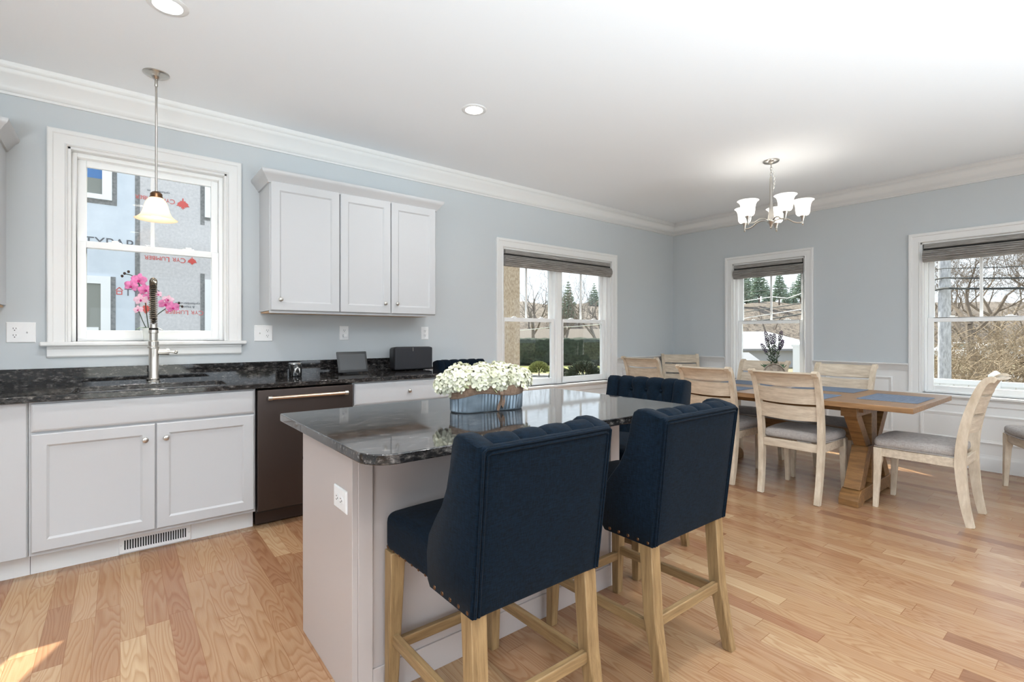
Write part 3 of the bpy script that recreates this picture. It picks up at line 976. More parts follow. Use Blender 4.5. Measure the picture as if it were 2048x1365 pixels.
tb = thing('tablet', 'dark grey tablet screen leaning back on the black worktop', 'tablet', (1.425, 3.78, CT), R(4))
tl = R(14)
def tt(p):
    x, y, z = p; return (x, y * math.cos(tl) + z * math.sin(tl), z * math.cos(tl) - y * math.sin(tl) + .010)
M().rbox(-.122, .122, -.005, .005, .0, .165, .005, 3, fn=lambda q: tt(q), seg=3).obj('case', MT['tabletframe'], tb)
M().nest(lambda a, p, z: tt((a, -.005 - p, z)), -.106, .106, .018, .146, [(0, -.001), (0, .0006), (.001, .0008)]).obj('screen', MT['screen'], tb, smooth=False)
M().tube([tt((0, -.0052, .155)), tt((0, -.0060, .155))], .002, 8).obj('camera_lens', MT['black'], tb)
M().add([(-.05, .02, .0), (.05, .02, .0), (.05, .085, .0), (-.05, .085, .0), (-.04, .026, .07), (.04, .026, .07), (.05, .080, .003), (-.05, .080, .003)],
        [(0, 1, 2, 3), (4, 5, 6, 7), (0, 1, 5, 4), (1, 2, 6, 5), (2, 3, 7, 6), (3, 0, 4, 7)]).obj('stand', MT['tabletframe'], tb)

spk = thing('speaker', 'large black speaker at the right end of the black worktop', 'speaker', (1.955, 3.872, CT), R(-2))
def spf(p):
    k = 1 - .10 * max(0, (p.y + .077) / .154); return (p.x * k, p.y, (p.z - .102) * k + .102)
M().rbox(-.178, .178, -.077, .077, .004, .203, .026, 5, fn=spf, seg=3).obj('cabinet', MT['black'], spk)
M().rbox(-.172, .172, -.084, -.060, .010, .197, .012, 4, fn=lambda p: (p.x, p.y, p.z), seg=3).obj('grille', MT['speaker'], spk)
lg = M()
for k, hgt in enumerate((.006, .004, .006, .004, .006)): lg.box(-.012 - .0035, -.012 + .0035, -.0852, -.0838, .165 + k * .006, .165 + k * .006 + hgt * .8)
lg.obj('logo', MT['silver'], spk, smooth=False)
cb = M().tube([(-.165, .06, .07), (-.20, .075, .095), (-.225, .085, .10), (-.245, .095, .07), (-.25, .100, .02), (-.21, .09, .004)], .004, 8)
cb.obj('power_cord', MT['rubber'], spk)

# ------------------------------------------------------------------ kitchen island
IT = .895
il = thing('kitchen_island', 'warm grey kitchen island base under the black granite top', 'kitchen island', (0, 0, 0))
IX0, IX1, IY0, IY1 = .590, 1.930, 1.578, 2.150
M().box(IX0 + .02, IX1 - .02, IY0 + .006, IY1 - .022, .0, IT - .031).obj('carcass', MT['island'], il, smooth=False)
ep = M().box(IX0, IX0 + .019, IY0, IY1 - .022, 0, IT - .031); ep.obj('end_panel', MT['island'], il, bevel=.0015)
M().box(IX1 - .019, IX1, IY0, IY1 - .022, 0, IT - .031).obj('end_panel', MT['island'], il, bevel=.0015)
for x in (IX0 + .019, IX1 - .069): M().box(x, x + .05, IY0 - .004, IY0 + .006, 0, IT - .031).obj('corner_trim', MT['island'], il, bevel=.0015)
M().box(IX0 + .069, IX1 - .069, IY0 - .002, IY0 + .006, 0, .10).obj('base_trim', MT['island'], il, bevel=.0015)
mi = lambda a, p, z: (a, IY1 - .022 + p, z)
for k in range(3):
    a0 = IX0 + .004 + k * .446; a1 = a0 + .438
    o = M().nest(mi, a0, a1, .20, .70, DP).obj('door', MT['island'], il, ang=20); knob(o, mi, a0 + .04, .64)
    o = M().nest(mi, a0, a1, .712, .855, SLAB).obj('drawer_front', MT['island'], il, ang=20); knob(o, mi, (a0 + a1) / 2, .785)
def rounded(x0, x1, y0, y1, rs, n=7):
    o = []
    for (cx, cy, r, a) in ((x1, y1, rs[0], 0), (x0, y1, rs[1], 90), (x0, y0, rs[2], 180), (x1, y0, rs[3], 270)):
        sx = 1 if cx == x1 else -1; sy = 1 if cy == y1 else -1
        o += [(cx - sx * r + r * math.cos(R(a + 90 * k / n)), cy - sy * r + r * math.sin(R(a + 90 * k / n))) for k in range(n + 1)]
    return o
tp = M().prism(rounded(.512, 2.056, 1.246, 2.178, (.012, .012, .085, .085)), lambda u, v, w: (u, v, w), IT - .030, IT).obj('island_worktop', MT['granite'], bevel=.003, ang=30)
tag(tp, 'black granite island top with rounded near corners', 'countertop')
outlet('white horizontal outlet on the grey end panel of the island', lambda a, p, z: (IX0 - p, a, z), 1.678, .660, .120, .076, [('h', 0)], None)

# ------------------------------------------------------------------ counter stools
def make_stool(label, loc, rz):
    st = thing('counter_stool', label, 'bar stool', loc, rz, 'navy tufted counter stools')
    HW = .236
    def seatfn(p):
        t = max(0., (p.z - .60) / .03)
        dome = .018 * (1 - (p.x / .25) ** 2) * (1 - ((p.y - .05) / .30) ** 2) if p.z > .60 else 0
        k = 1.0 + .03 * (p.y / .3)
        return (p.x * k, p.y, p.z + dome)
    M().rbox(-.226, .226, -.235, .290, .497, .625, .030, 4, fn=seatfn, seg=8).obj('seat', MT['navy'], st)
    # outer back panel
    back = lambda z: -.238 - .050 * max(0, (z - .50)) / .44
    m = M(); nz = 8; nx = 8
    def bp2(p):
        return (p.x * (1 + .035 * (p.z - .5) / .45), p.y + back(p.z) + .012 * (p.x / .24) ** 2 * 0, p.z)
    M().rbox(-HW + .006, HW - .006, -.004, .024, .497, .945, .010, 3, fn=bp2, seg=6).obj('back_panel', MT['navy'], st)
    # wings: a curved side profile with thickness
    prof = [(-.236, .497), (-.030, .497), (-.012, .52), (-.012, .60), (-.026, .655), (-.060, .705), (-.100, .755), (-.128, .81), (-.146, .87), (-.158, .925), (-.168, .950), (-.186, .962), (-.215, .962), (-.262, .952), (-.284, .944)]
    prof += [(back(z), z) for z in (.90, .80, .70, .60)]
    for s in (-1, 1):
        rings = []
        for w, inset in ((0, .006), (.006, 0), (.046, 0), (.054, .008)):
            cy = sum(p[0] for p in prof) / len(prof); cz = sum(p[1] for p in prof) / len(prof)
            ring = []
            for i, (y, z) in enumerate(prof):
                a = Vector(prof[i - 1]); b = Vector(prof[(i + 1) % len(prof)]); t = (b - a).normalized(); nrm = Vector((t.y, -t.x))
                q = Vector((y, z)) - nrm * inset
                fl = 1 + .035 * (q.y - .5) / .45 + .06 * max(0, (q.x + .24)) / .25 * (q.y - .45)
                ring.append((s * (HW - w) * fl, q.x, q.y))
            rings.append(ring)
        M().ring_loft(rings).obj('wing', MT['navy'], st, ang=50)
    # tufted inside back, running over the top
    HX = .188; U = 72; V = 46
    seams = []
    for x in (-.094, 0, .094):
        seams.append(((x, .89), (x, 1.10)))
        for s in (-1, 1): seams.append(((x, .89), (x + s * .047, .775)))
    for x in (-.141, -.047, .047, .141):
        for s in (-1, 1): seams.append(((x, .775), (x + s * .047, .66)))
    btn = [(x, .89) for x in (-.094, 0, .094)] + [(x, .775) for x in (-.141, -.047, .047, .141)]
    def seg_d(p, a, b):
        ax, az = a; bx, bz = b; dx, dz = bx - ax, bz - az
        t = max(0, min(1, ((p[0] - ax) * dx + (p[1] - az) * dz) / (dx * dx + dz * dz)))
        return math.hypot(p[0] - ax - t * dx, p[1] - az - t * dz)
    # profile (y, z, normal) from the seat up, over the top and down behind
    pr = []
    for k in range(31): z = .615 + .31 * k / 30; pr.append((-.120 - .075 * (z - .615) / .31, z, z))
    for k in range(1, 13):
        t = math.pi * .92 * k / 12; pr.append((-.236 + .041 * math.cos(t) - .004 * k / 12, .925 + .034 * math.sin(t), .925 + .006 * k + .01))
    rings = []
    for i, (y, z, s) in enumerate(pr):
        a = pr[max(0, i - 1)]; b = pr[min(len(pr) - 1, i + 1)]
        t = Vector((b[0] - a[0], b[1] - a[1])).normalized(); nrm = Vector((t.y, -t.x))
        row = []
        for j in range(U + 1):
            x = -HX + 2 * HX * j / U
            d = min(seg_d((x, s), *q) for q in seams)
            db = min(math.hypot(x - bx, s - bz) for bx, bz in btn)
            off = -.007 * math.exp(-(d / .006) ** 2) - .017 * math.exp(-(db / .020) ** 2) + .0045 * min(1, d / .03)
            e = min(1, (HX - abs(x)) / .02); off = off * e - .008 * (1 - e)
            row.append((x * (1 + .035 * (z - .5) / .45), y + nrm.x * off, z + nrm.y * off))
        rings.append(row)
    m = M(); n = U + 1
    m.add([p for r in rings for p in r], [(i * n + j, i * n + j + 1, (i + 1) * n + j + 1, (i + 1) * n + j) for i in range(len(rings) - 1) for j in range(U)])
    bk = [[(p[0], min(p[1] - .012, -.225), p[2] - .0) for p in (rings[0][0], rings[0][-1])]]
    tf = m.obj('tufted_back', MT['navy'], st, ang=70)
    bt = M()
    for bx, bz in btn:
        i = min(range(31), key=lambda q: abs(pr[q][1] - bz)); bt.ball((bx * 1.03, pr[i][0] - .012, bz), .009, 8, 6, (1, .6, 1))
    bt.obj('button', MT['navy'], tf)
    # double piping round the outer back
    for k in (0, 1):
        i_ = .010 + k * .011; pts = []
        zs = [.503, .60, .70, .80, .90, .932 - k * .011]
        xf = lambda z: (HW - i_) * (1 + .035 * (z - .5) / .45)
        L = [(-xf(z), back(z) - .005, z) for z in zs]; T = [(x * xf(.935), back(.938) - .005, .938 - k * .011) for x in (-.96, -.5, 0, .5, .96)]; Rr = [(xf(z), back(z) - .005, z) for z in zs[::-1]]
        M().tube(L + T + Rr, .0042, 6).obj('piping', MT['navy'], st)
    nl = M()
    for s in (-1, 1):
        for k in range(13):
            y = -.222 + .495 * k / 12; xx = .2345 + .012 * (y + .22) if y < -.02 else .2200 * (1 + .10 * y); nl.ball((s * xx, y, .512), .0068, 8, 5, (.55, 1, 1))
    for k in range(12): nl.ball((-.205 + .41 * k / 11, .2845, .512), .0068, 8, 5, (1, .55, 1))
    nl.obj('nailhead_trim', MT['bronze'], st)
    for s in (-1, 1):
        M().bar((s * .205, .262, .50), (s * .212, .278, 0), (.052, .052), (.034, .034)).obj('leg', MT['oakleg'], st, bevel=.003)
        lg = M(); pts = [(s * .207, -.208, .50, .050), (s * .209, -.225, .25, .047), (s * .212, -.272, 0, .036)]
        lg.ring_loft([[(x + a * w / 2, y + b * w / 2, z) for a, b in ((-1, -1), (1, -1), (1, 1), (-1, 1))] for x, y, z, w in pts])
        lg.obj('leg', MT['oakleg'], st, bevel=.003)
        M().bar((s * .209, -.225, .215), (s * .209, .262, .205), (.022, .036), side=(1, 0, 0)).obj('stretcher', MT['oaky'], st, bevel=.003)
    M().bar((-.2, -.228, .235), (.2, -.228, .235), (.036, .022), side=(0, 0, 1)).obj('stretcher', MT['oakx'], st, bevel=.003)
    M().bar((-.2, .268, .180), (.2, .268, .180), (.036, .022), side=(0, 0, 1)).obj('stretcher', MT['oakx'], st, bevel=.003)
    return st
stool = make_stool('navy tufted stool at the island, the nearest of the four, seen from behind', (.925, 1.272, 0), 0)
dup(stool, (1.635, 1.245, 0), 0, 'navy tufted stool second along the near side of the island, legs fully shown')
dup(stool, (2.262, 1.785, 0), R(90 + 7.6), 'navy tufted stool at the far short end of the island, tufted front showing')
dup(stool, (2.435, 3.62, 0), R(180), 'navy tufted stool against the long wall beyond the black speaker', scale=(1, 1, 1.03))

# ------------------------------------------------------------------ dining table
TX0, TX1, TY0, TY1, TZ = 3.925, 4.985, .865, 2.87, .750
tcx, tcy = (TX0 + TX1) / 2, (TY0 + TY1) / 2
tbl = thing('dining_table', 'long honey brown wooden trestle dining table', 'dining table', (tcx, tcy, 0))
hx, hy = (TX1 - TX0) / 2, (TY1 - TY0) / 2
tops = M().box(-hx, hx, -hy, hy, TZ - .036, TZ)
tops.obj('table_top', MT['tabletop'], tbl, bevel=.003)
M().box(-hx + .18, hx - .18, -hy + .32, hy - .32, TZ - .085, TZ - .037).obj('apron', MT['table'], tbl, bevel=.003)
for sy in (-1, 1):
    y0 = sy * (hy - .395)
    tr = bpy.data.objects.new('trestle', None); C.objects.link(tr); tr.parent = tbl
    foot = [(-.41, 0), (-.41, .045), (-.375, .085), (-.33, .11), (.33, .11), (.375, .085), (.41, .045), (.41, 0), (.30, 0), (.28, .02), (-.28, .02), (-.30, 0)]
    M().prism(foot, lambda u, v, w: (u, w, v), y0 - .062, y0 + .062).obj('foot', MT['table'], tr, bevel=.003)
    M().box(-.40, .40, y0 - .05, y0 + .05, TZ - .115, TZ - .037).obj('top_bearer', MT['table'], tr, bevel=.003)
    M().box(-.062, .062, y0 - .045, y0 + .045, .11, TZ - .115).obj('post', MT['table'], tr, bevel=.003)
    for sx in (-1, 1):
        br = [(sx * .36, TZ - .115), (sx * .24, TZ - .115), (sx * .062, .45), (sx * .062, .33)]
        br = [(sx * .375, TZ - .115), (sx * .255, TZ - .115), (sx * .062, .46), (sx * .062, .36), (sx * .10, .37), (sx * .20, .46)]
        M().prism([(sx * .375, TZ - .115), (sx * .265, TZ - .115), (sx * .055, .395), (sx * .165, .395)], lambda u, v, w: (u, w, v), y0 - .04, y0 + .04).obj('brace', MT['table'], tr, bevel=.003)
        M().prism([(sx * .165, .395), (sx * .055, .395), (sx * .235, .11), (sx * .345, .11)], lambda u, v, w: (u, w, v), y0 - .052, y0 + .052).obj('brace', MT['table'], tr, bevel=.003)
M().box(-.035, .035, -hy + .44, hy - .44, .40, .49).obj('stretcher', MT['table'], tbl, bevel=.003)

def placemat(label, x, y, rz=0):
    m = M(); w, l = .355, .47
    m.rbox(-l / 2, l / 2, -w / 2, w / 2, 0, .0035, .0017, 2, seg=2)
    for k in range(44):
        t = -w / 2 + .006 + (w - .012) * k / 43; m.box(-l / 2 + .003, l / 2 - .003, t - .0022, t + .0022, .003, .0046)
    o = m.obj('placemat', MT['mat'], smooth=False)
    o.location = (x, y, TZ + .0004); o.rotation_euler = (0, 0, rz)
    return tag(o, label, 'placemat', 'blue grey placemats on the table')
pm = placemat('blue grey ribbed placemat at the near head of the table', 4.445, 1.083)
def pdup(label, x, y, rz):
    o = pm.copy(); C.objects.link(o); o.location = (x, y, TZ + .0004); o.rotation_euler = (0, 0, rz); o['label'] = label
pdup('blue grey placemat before the pulled out chair nearest the camera side', 4.155, 1.625, R(90))
pdup('blue grey placemat across the table, in front of the chair between the two end windows', 4.765, 1.625, R(90))
pdup('blue grey placemat on the camera side of the table, second from the near head', 4.155, 2.28, R(90))
pdup('blue grey placemat on the window side, beyond the lavender pot', 4.765, 2.28, R(90))

# ------------------------------------------------------------------ dining chairs
def spline(pts, n):
    out = []
    for i in range(len(pts) - 1):
        p0 = pts[max(0, i - 1)]; p1 = pts[i]; p2 = pts[i + 1]; p3 = pts[min(len(pts) - 1, i + 2)]
        for k in range(n):
            t = k / n
            out.append(tuple(.5 * ((2 * b) + (-a + c) * t + (2 * a - 5 * b + 4 * c - d) * t * t + (-a + 3 * b - 3 * c + d) * t ** 3) for a, b, c, d in zip(p0, p1, p2, p3)))
    out.append(pts[-1]); return out
STILE = spline([(-.252, 0, .040), (-.226, .14, .047), (-.210, .30, .054), (-.206, .42, .056), (-.216, .56, .052), (-.246, .72, .046), (-.290, .86, .040), (-.322, .925, .036), (-.352, .944, .036), (-.372, .935, .030)], 4)
def yst(z):
    for a, b in zip(STILE, STILE[1:]):
        if a[1] <= z <= b[1] and b[1] > a[1]: return a[0] + (b[0] - a[0]) * (z - a[1]) / (b[1] - a[1])
    return -.33
def make_chair(label, loc, rz):
    ch = thing('dining_chair', label, 'dining chair', loc, rz, 'whitewashed dining chairs')
    xs = lambda z: .198 + .022 * z / .94
    for s in (-1, 1):
        rings = []
        for i, (y, z, w) in enumerate(STILE):
            a = STILE[max(0, i - 1)]; b = STILE[min(len(STILE) - 1, i + 1)]
            t = Vector((b[0] - a[0], b[1] - a[1])).normalized(); n = Vector((t.y, -t.x))
            x = s * xs(z)
            rings.append([(x + a2 * .018, y + n.x * b2 * w / 2, z + n.y * b2 * w / 2) for a2, b2 in ((-1, -1), (1, -1), (1, 1), (-1, 1))])
        M().ring_loft(rings).obj('rear_leg', MT['white_wood'], ch, bevel=.004, ang=50)
        m = M()
        m.ring_loft([[(s * .205 + a * w / 2, .236 + dy + b * w / 2, z) for a, b in ((-1, -1), (1, -1), (1, 1), (-1, 1))] for z, w, dy in ((.425, .048, -.006), (.33, .048, -.006), (.31, .042, -.003), (0, .029, .010))])
        m.obj('front_leg', MT['white_wood'], ch, bevel=.003)
        M().prism([(s * .216, -.19), (s * .198, -.19), (s * .196, .22), (s * .214, .22)], lambda u, v, w: (u, v, w), .365, .425).obj('side_rail', MT['white_woodx'], ch, bevel=.003)
    fr = [(x, .232 + .030 * (1 - (x / .205) ** 2)) for x in [(-.2 + .4 * k / 10) for k in range(11)]]
    M().prism(fr + [(x, y - .022) for x, y in fr[::-1]], lambda u, v, w: (u, v, w), .362, .425).obj('front_rail', MT['white_woodx'], ch, bevel=.003, ang=30)
    M().box(-.19, .19, -.222, -.200, .365, .425).obj('back_rail', MT['white_woodx'], ch, bevel=.003)
    # curved slats
    def slat(z0, z1, top=False):
        rings = []; nn = 14
        prof = []
        K = 8
        for k in range(K + 1):
            z = z0 + (z1 - z0) * k / K; prof.append((yst(min(z, .93)), z))
        if top: prof += [(-.338, .948), (-.352, .950), (-.366, .944)]
        for j in range(nn + 1):
            f = -1 + 2 * j / nn; row = []; bow = -.030 * (1 - f * f)
            for y, z in prof: row.append((f * (xs(z) - .012), y + bow + .010, z - .006 * (1 - f * f) * (1 if not top or z < z0 + .02 else .0)))
            for y, z in prof[::-1]: row.append((f * (xs(z) - .012), y + bow - .010, z - .004 - .006 * (1 - f * f) * (1 if not top or z < z0 + .02 else .0)))
            rings.append(row)
        return M().ring_loft(rings)
    slat(.598, .702).obj('back_slat', MT['white_woodx'], ch, ang=50)
    slat(.722, .832).obj('back_slat', MT['white_woodx'], ch, ang=50)
    slat(.850, .930, True).obj('top_rail', MT['white_woodx'], ch, ang=60)
    def cush(p):
        k = 1 - .10 * max(0, (.02 - p.y) / .22); f = .030 * (1 - (p.x / .24) ** 2) * max(0, p.y / .24)
        dome = .014 * (1 - (p.x / .235) ** 2) * (1 - (p.y / .25) ** 2) if p.z > .47 else 0
        return (p.x * k, p.y + f, p.z + dome)
    M().rbox(-.226, .226, -.196, .246, .426, .492, .030, 5, fn=cush, seg=9).obj('seat_cushion', MT['grey'], ch, ang=60)
    M().tube([cush(Vector((a, b, .432))) for a, b in ((-.222, -.18), (-.224, 0), (-.224, .225), (-.21, .243), (-.1, .245), (0, .245), (.1, .245), (.21, .243), (.224, .225), (.224, 0), (.222, -.18))], .0035, 6).obj('piping', MT['grey'], ch)
    return ch
G = R(-90)       # facing +X
ch0 = make_chair('whitewashed chair facing the table, back to the camera, right beside the nearest placemat', (4.135, 1.597, 0), G)
dup(ch0, (4.135, 2.225, 0), G, 'whitewashed chair on the camera side of the table, partly behind a navy stool')
dup(ch0, (4.760, 1.610, 0), R(90), 'whitewashed chair on the far side between the two end windows')
dup(ch0, (4.785, 2.330, 0), R(90), 'whitewashed chair on the far side, behind the lavender pot')
dup(ch0, (4.395, .890, 0), 0, 'whitewashed chair in profile at the near head of the table, grey seat')
dup(ch0, (5.08, 3.60, 0), R(-86), 'whitewashed chair by the long wall between the twin window and corner, seen from behind')
dup(ch0, (5.62, 3.56, 0), R(131), 'whitewashed chair standing in the room corner, facing the room')
dup(ch0, (5.51, .33, 0), R(27), 'whitewashed chair at the picture edge under the wide window, only one leg showing')

# ------------------------------------------------------------------ hydrangea planter on the island
pl = thing('flower_arrangement', 'cream hydrangeas in an oval ribbed metal planter on the island', 'flower arrangement', (1.240, 1.735, IT), R(-9))
def oval(hx, hy, z, n=96, rib=0.):
    o = []
    for k in range(n):
        t = 2 * math.pi * k / n; c, s = math.cos(t), math.sin(t)
        e = .5
        x = math.copysign(abs(c) ** e, c); y = math.copysign(abs(s) ** e, s)
        q = 1 + (rib if k % 2 else -rib)
        # stadium: straight sides with round ends
        L = hx - hy; px = hy * c + (L if c > 0 else -L) * (1 if abs(c) > 1e-6 else 0)
        o.append((px * 1, hy * s, z, q))
    return o
def stadium(hx, hy, z, n=104, rib=0.):
    L = hx - hy; per = 4 * L + 2 * math.pi * hy; o = []
    for k in range(n):
        d = per * k / n; r_ = rib if k % 2 else 0
        if d < 2 * L: o.append((-L + d, -hy - r_, z)); continue
        d -= 2 * L
        if d < math.pi * hy:
            a = -math.pi / 2 + d / hy; o.append((L + (hy + r_) * math.cos(a), (hy + r_) * math.sin(a), z)); continue
        d -= math.pi * hy
        if d < 2 * L: o.append((L - d, hy + r_, z)); continue
        d -= 2 * L; a = math.pi / 2 + d / hy; o.append((-L + (hy + r_) * math.cos(a), (hy + r_) * math.sin(a), z))
    return o
M().ring_loft([stadium(.160, .060, 0), stadium(.163, .063, .002), stadium(.163, .063, .006), stadium(.160, .060, .007, rib=.006), stadium(.163, .063, .092, rib=.006), stadium(.166, .066, .093), stadium(.166, .066, .098), stadium(.158, .058, .098), stadium(.156, .056, .05)]).obj('planter', MT['galv'], pl, ang=60)
rb = M(); rings = []
for z, g in ((.062, .003), (.066, .005), (.084, .006), (.104, .005), (.108, .002), (.106, -.002)):
    rings.append([(x * (1 + .004 * math.sin(17 * x)), y, z + .012 * math.sin(8 * x + 1) - .010 * math.sin(20 * x)) for x, y, _ in stadium(.165 + g, .065 + g, 0, 90)])
rb.ring_loft(rings, cap=False).obj('ribbon', MT['burlap'], pl)
def leafcard(m, p, d, L, w, droop=.0, twist=0, cup=.15, n=5):
    d = Vector(d).normalized(); up = Vector((0, 0, 1))
    sd = d.cross(up); sd = sd.normalized() if sd.length > .05 else Vector((1, 0, 0)); nr = sd.cross(d).normalized()
    q = Matrix.Rotation(twist, 3, d); sd = q @ sd; nr = q @ nr
    vs = []; fs = []
    for i in range(n + 1):
        t = i / n; ww = w * (math.sin(math.pi * min(1, t * .92 + .08)) ** .7); c = Vector(p) + d * L * t + Vector((0, 0, -droop * L * t * t))
        for k in (-1, 0, 1): vs.append(c + sd * ww / 2 * k + nr * (cup * w * (abs(k) - .5)))
    for i in range(n):
        for k in range(2): a = i * 3 + k; fs.append((a, a + 1, a + 4, a + 3))
    m.add(vs, fs)
bow = M()
leafcard(bow, (.030, -.070, .074), (-.18, -.06, -1), .074, .050, 0, .3); leafcard(bow, (.034, -.070, .078), (.02, -.07, -1), .064, .044, 0, -.3)
bow.rbox(.022, .044, -.080, -.066, .066, .084, .006, 3, seg=1)
bow.obj('bow', MT['burlap'], pl)
rng = random.Random(3)
def bloom(c, r, mat, seed):
    q = random.Random(seed); m = M(); n = 58
    for k in range(n):
        z = 1 - 1.55 * (k + .5) / n; ph = k * 2.39996 + q.uniform(-.2, .2); s = math.sqrt(max(0, 1 - z * z))
        d = Vector((s * math.cos(ph), s * math.sin(ph), z)); p = Vector(c) + d * r * q.uniform(.82, 1.02)
        e1 = d.orthogonal().normalized(); e2 = d.cross(e1); a0 = q.uniform(0, 6.3); sz = q.uniform(.017, .023)
        for i in range(4):
            a = a0 + i * math.pi / 2 + q.uniform(-.15, .15); rd = math.cos(a) * e1 + math.sin(a) * e2; sd = d.cross(rd)
            tip = q.uniform(.15, .5)
            vs = [p, p + rd * sz * .45 + sd * sz * .42 + d * sz * .10, p + rd * sz * .95 + sd * sz * .36 + d * sz * tip, p + rd * sz * 1.15 + d * sz * tip * .9,
                  p + rd * sz * .95 - sd * sz * .36 + d * sz * tip, p + rd * sz * .45 - sd * sz * .42 + d * sz * .10, p + rd * sz * .55 - d * sz * .02]
            m.add(vs, [(0, 1, 6), (1, 2, 6), (2, 3, 6), (3, 4, 6), (4, 5, 6), (5, 0, 6)])
    m.ball(c, r * .80, 12, 8)
    o = m.obj('bloom', mat, pl, ang=80)
    return o
for i, (x, y, z, r) in enumerate([(-.150, -.02, .128, .058), (-.060, -.035, .132, .058), (.030, -.032, .130, .058), (.115, -.02, .130, .060), (.175, .02, .122, .050),
                                  (-.105, .04, .138, .058), (-.005, .045, .140, .058), (.085, .045, .142, .058), (-.175, .025, .112, .048)]):
    bloom((x, y, z), r, MT['petal'], i)
gm = M()
for k in range(16):
    x = rng.uniform(-.17, .19); s = rng.choice((-1, 1)); leafcard(gm, (x, s * .05, .105), (rng.uniform(-.5, .5), s, rng.uniform(-.5, .3)), rng.uniform(.04, .055), .022, .2, rng.uniform(-1, 1))
gm.obj('leaves', MT['petal_g'], pl)
sm_ = M()
for k in range(9): x = -.15 + .037 * k; sm_.tube([(x, 0, .05), (x * 1.05, 0, .13)], .003, 5)
sm_.obj('stems', MT['stem'], pl)

# ------------------------------------------------------------------ orchid on the sink window stool
oc = thing('orchid', 'pink and white orchid in a small white vase on the sink window stool', 'potted orchid', (.150, D + .025, 1.176))
M().lathe([(.026, 0), (.030, .004), (.034, .05), (.036, .085), (.033, .086), (.030, .05), (.026, .008)], 20).obj('vase', shade_glass('frosted white vase', (236, 238, 236), .3), oc)
st1 = spline([(0, 0, .05), (-.012, -.01, .16), (-.03, -.02, .30), (-.075, -.03, .41), (-.125, -.045, .43)], 5)
st2 = spline([(.004, 0, .05), (.02, -.02, .14), (.07, -.03, .20), (.13, -.04, .24), (.175, -.045, .235)], 5)
st3 = spline([(0, 0, .05), (-.03, -.01, .12), (-.05, -.015, .18), (-.058, -.02, .20)], 4)
M().tube(st1, .0030, 6).obj('stem', MT['stem'], oc); M().tube(st2, .0030, 6).obj('stem', MT['stem'], oc); M().tube(st3, .0026, 6).obj('stem', MT['stem'], oc)
def orchid_flower(c, d, r, mat, roll=0.):
    d = Vector(d).normalized(); e1 = d.cross(Vector((0, 0, 1))).normalized(); e2 = e1.cross(d)
    m = M()
    def petal(a, L, w, lift):
        rd = math.cos(a + roll) * e1 + math.sin(a + roll) * e2; sd = d.cross(rd); c0 = Vector(c); vs = []; K = 6
        for i in range(K + 1):
            t = i / K; ww = w * math.sin(math.pi * (.12 + .80 * t)) ** .8
            b = c0 + rd * L * t + d * (lift * L * math.sin(math.pi * t * .8) - .002)
            for k in (-1, -.5, 0, .5, 1): vs.append(b + sd * ww / 2 * k - d * (.12 * w * abs(k)))
        m.add(vs, [(i * 5 + k, i * 5 + k + 1, (i + 1) * 5 + k + 1, (i + 1) * 5 + k) for i in range(K) for k in range(4)])
    for a in (90, 215, 325): petal(R(a), r, r * .68, .12)
    for a in (12, 168): petal(R(a), r * 1.02, r * 1.05, .18)
    o = m.obj('blossom', mat, oc, ang=80)
    t = M(); t.ball(Vector(c) + d * .006 - e2 * r * .16, r * .17, 8, 6, (1, 1, 1.1)); t.ball(Vector(c) + d * .012 - e2 * r * .30, r * .13, 8, 6)
    t.obj('throat', MT['magenta'], o)
V_ = (-.1, -1, .05)
for c, d, r, mt_ in [((-.055, -.055, .395), (-.3, -1, .1), .044, 'pink'), ((-.095, -.06, .355), (-.5, -1, -.1), .040, 'pink'), ((-.022, -.05, .335), (.2, -1, 0), .040, 'pink'), ((-.045, -.045, .27), V_, .038, 'palepink'),
                     ((-.005, -.04, .285), (.3, -1, 0), .034, 'pink'), ((.085, -.05, .245), (.1, -1, .1), .040, 'pink'), ((.125, -.055, .225), (.2, -1, 0), .040, 'pink'), ((.100, -.045, .275), (0, -1, .3), .034, 'palepink'),
                     ((-.058, -.03, .205), (-.4, -1, .1), .028, 'palepink'), ((.045, -.03, .31), (.4, -1, .1), .026, 'palepink')]:
    orchid_flower(c, d, r, MT[mt_], random.Random(c[0]).uniform(-.3, .3))
for c in ((-.128, -.045, .432), (-.14, -.045, .415), (-.108, -.045, .445), (.178, -.045, .232), (.160, -.045, .255)):
    M().ball(c, .0075, 8, 6, (1, 1, 1.3)).obj('bud', MT['budc'], oc)
lf = M()
for a, L in ((0.3, .09), (2.6, .09)): leafcard(lf, (0, 0, .08), (math.cos(a), -.35, .55), L, .03, .6)
lf.obj('leaf', MT['leaf'], oc)

# ------------------------------------------------------------------ lavender pot on the dining table
lp = thing('lavender_plant', 'artificial purple lavender in a round clay pot on the dining table', 'potted plant', (4.452, 1.942, TZ))
M().lathe([(.055, 0), (.060, .004), (.078, .10), (.082, .165), (.084, .170), (.084, .192), (.078, .194), (.074, .180)], 28).obj('pot', MT['pot'], lp)
M().lathe([(.022, 0), (.020, .003), (.014, .003), (.012, .0)], 16).obj('medallion', MT['pot'], lp, loc=(0, 0, 0))
med = kids(lp)[-1]; av = math.atan2(-1.942, -4.452); med.rotation_euler = (0, R(83), av); med.location = (.0795 * math.cos(av), .0795 * math.sin(av), .125)
ms = M(); q = random.Random(5)
for k in range(150):
    a = q.uniform(0, 6.3); r_ = .078 * math.sqrt(q.random()); e = q.uniform(-.6, .6)
    leafcard(ms, (r_ * math.cos(a), r_ * math.sin(a), .18), (math.cos(a) * .6 + e, math.sin(a) * .6 - e, 1.0), q.uniform(.03, .06), .006, .2, q.uniform(0, 3), n=2)
ms.obj('moss', MT['moss'], lp, smooth=False)
sg = M(); fl = []
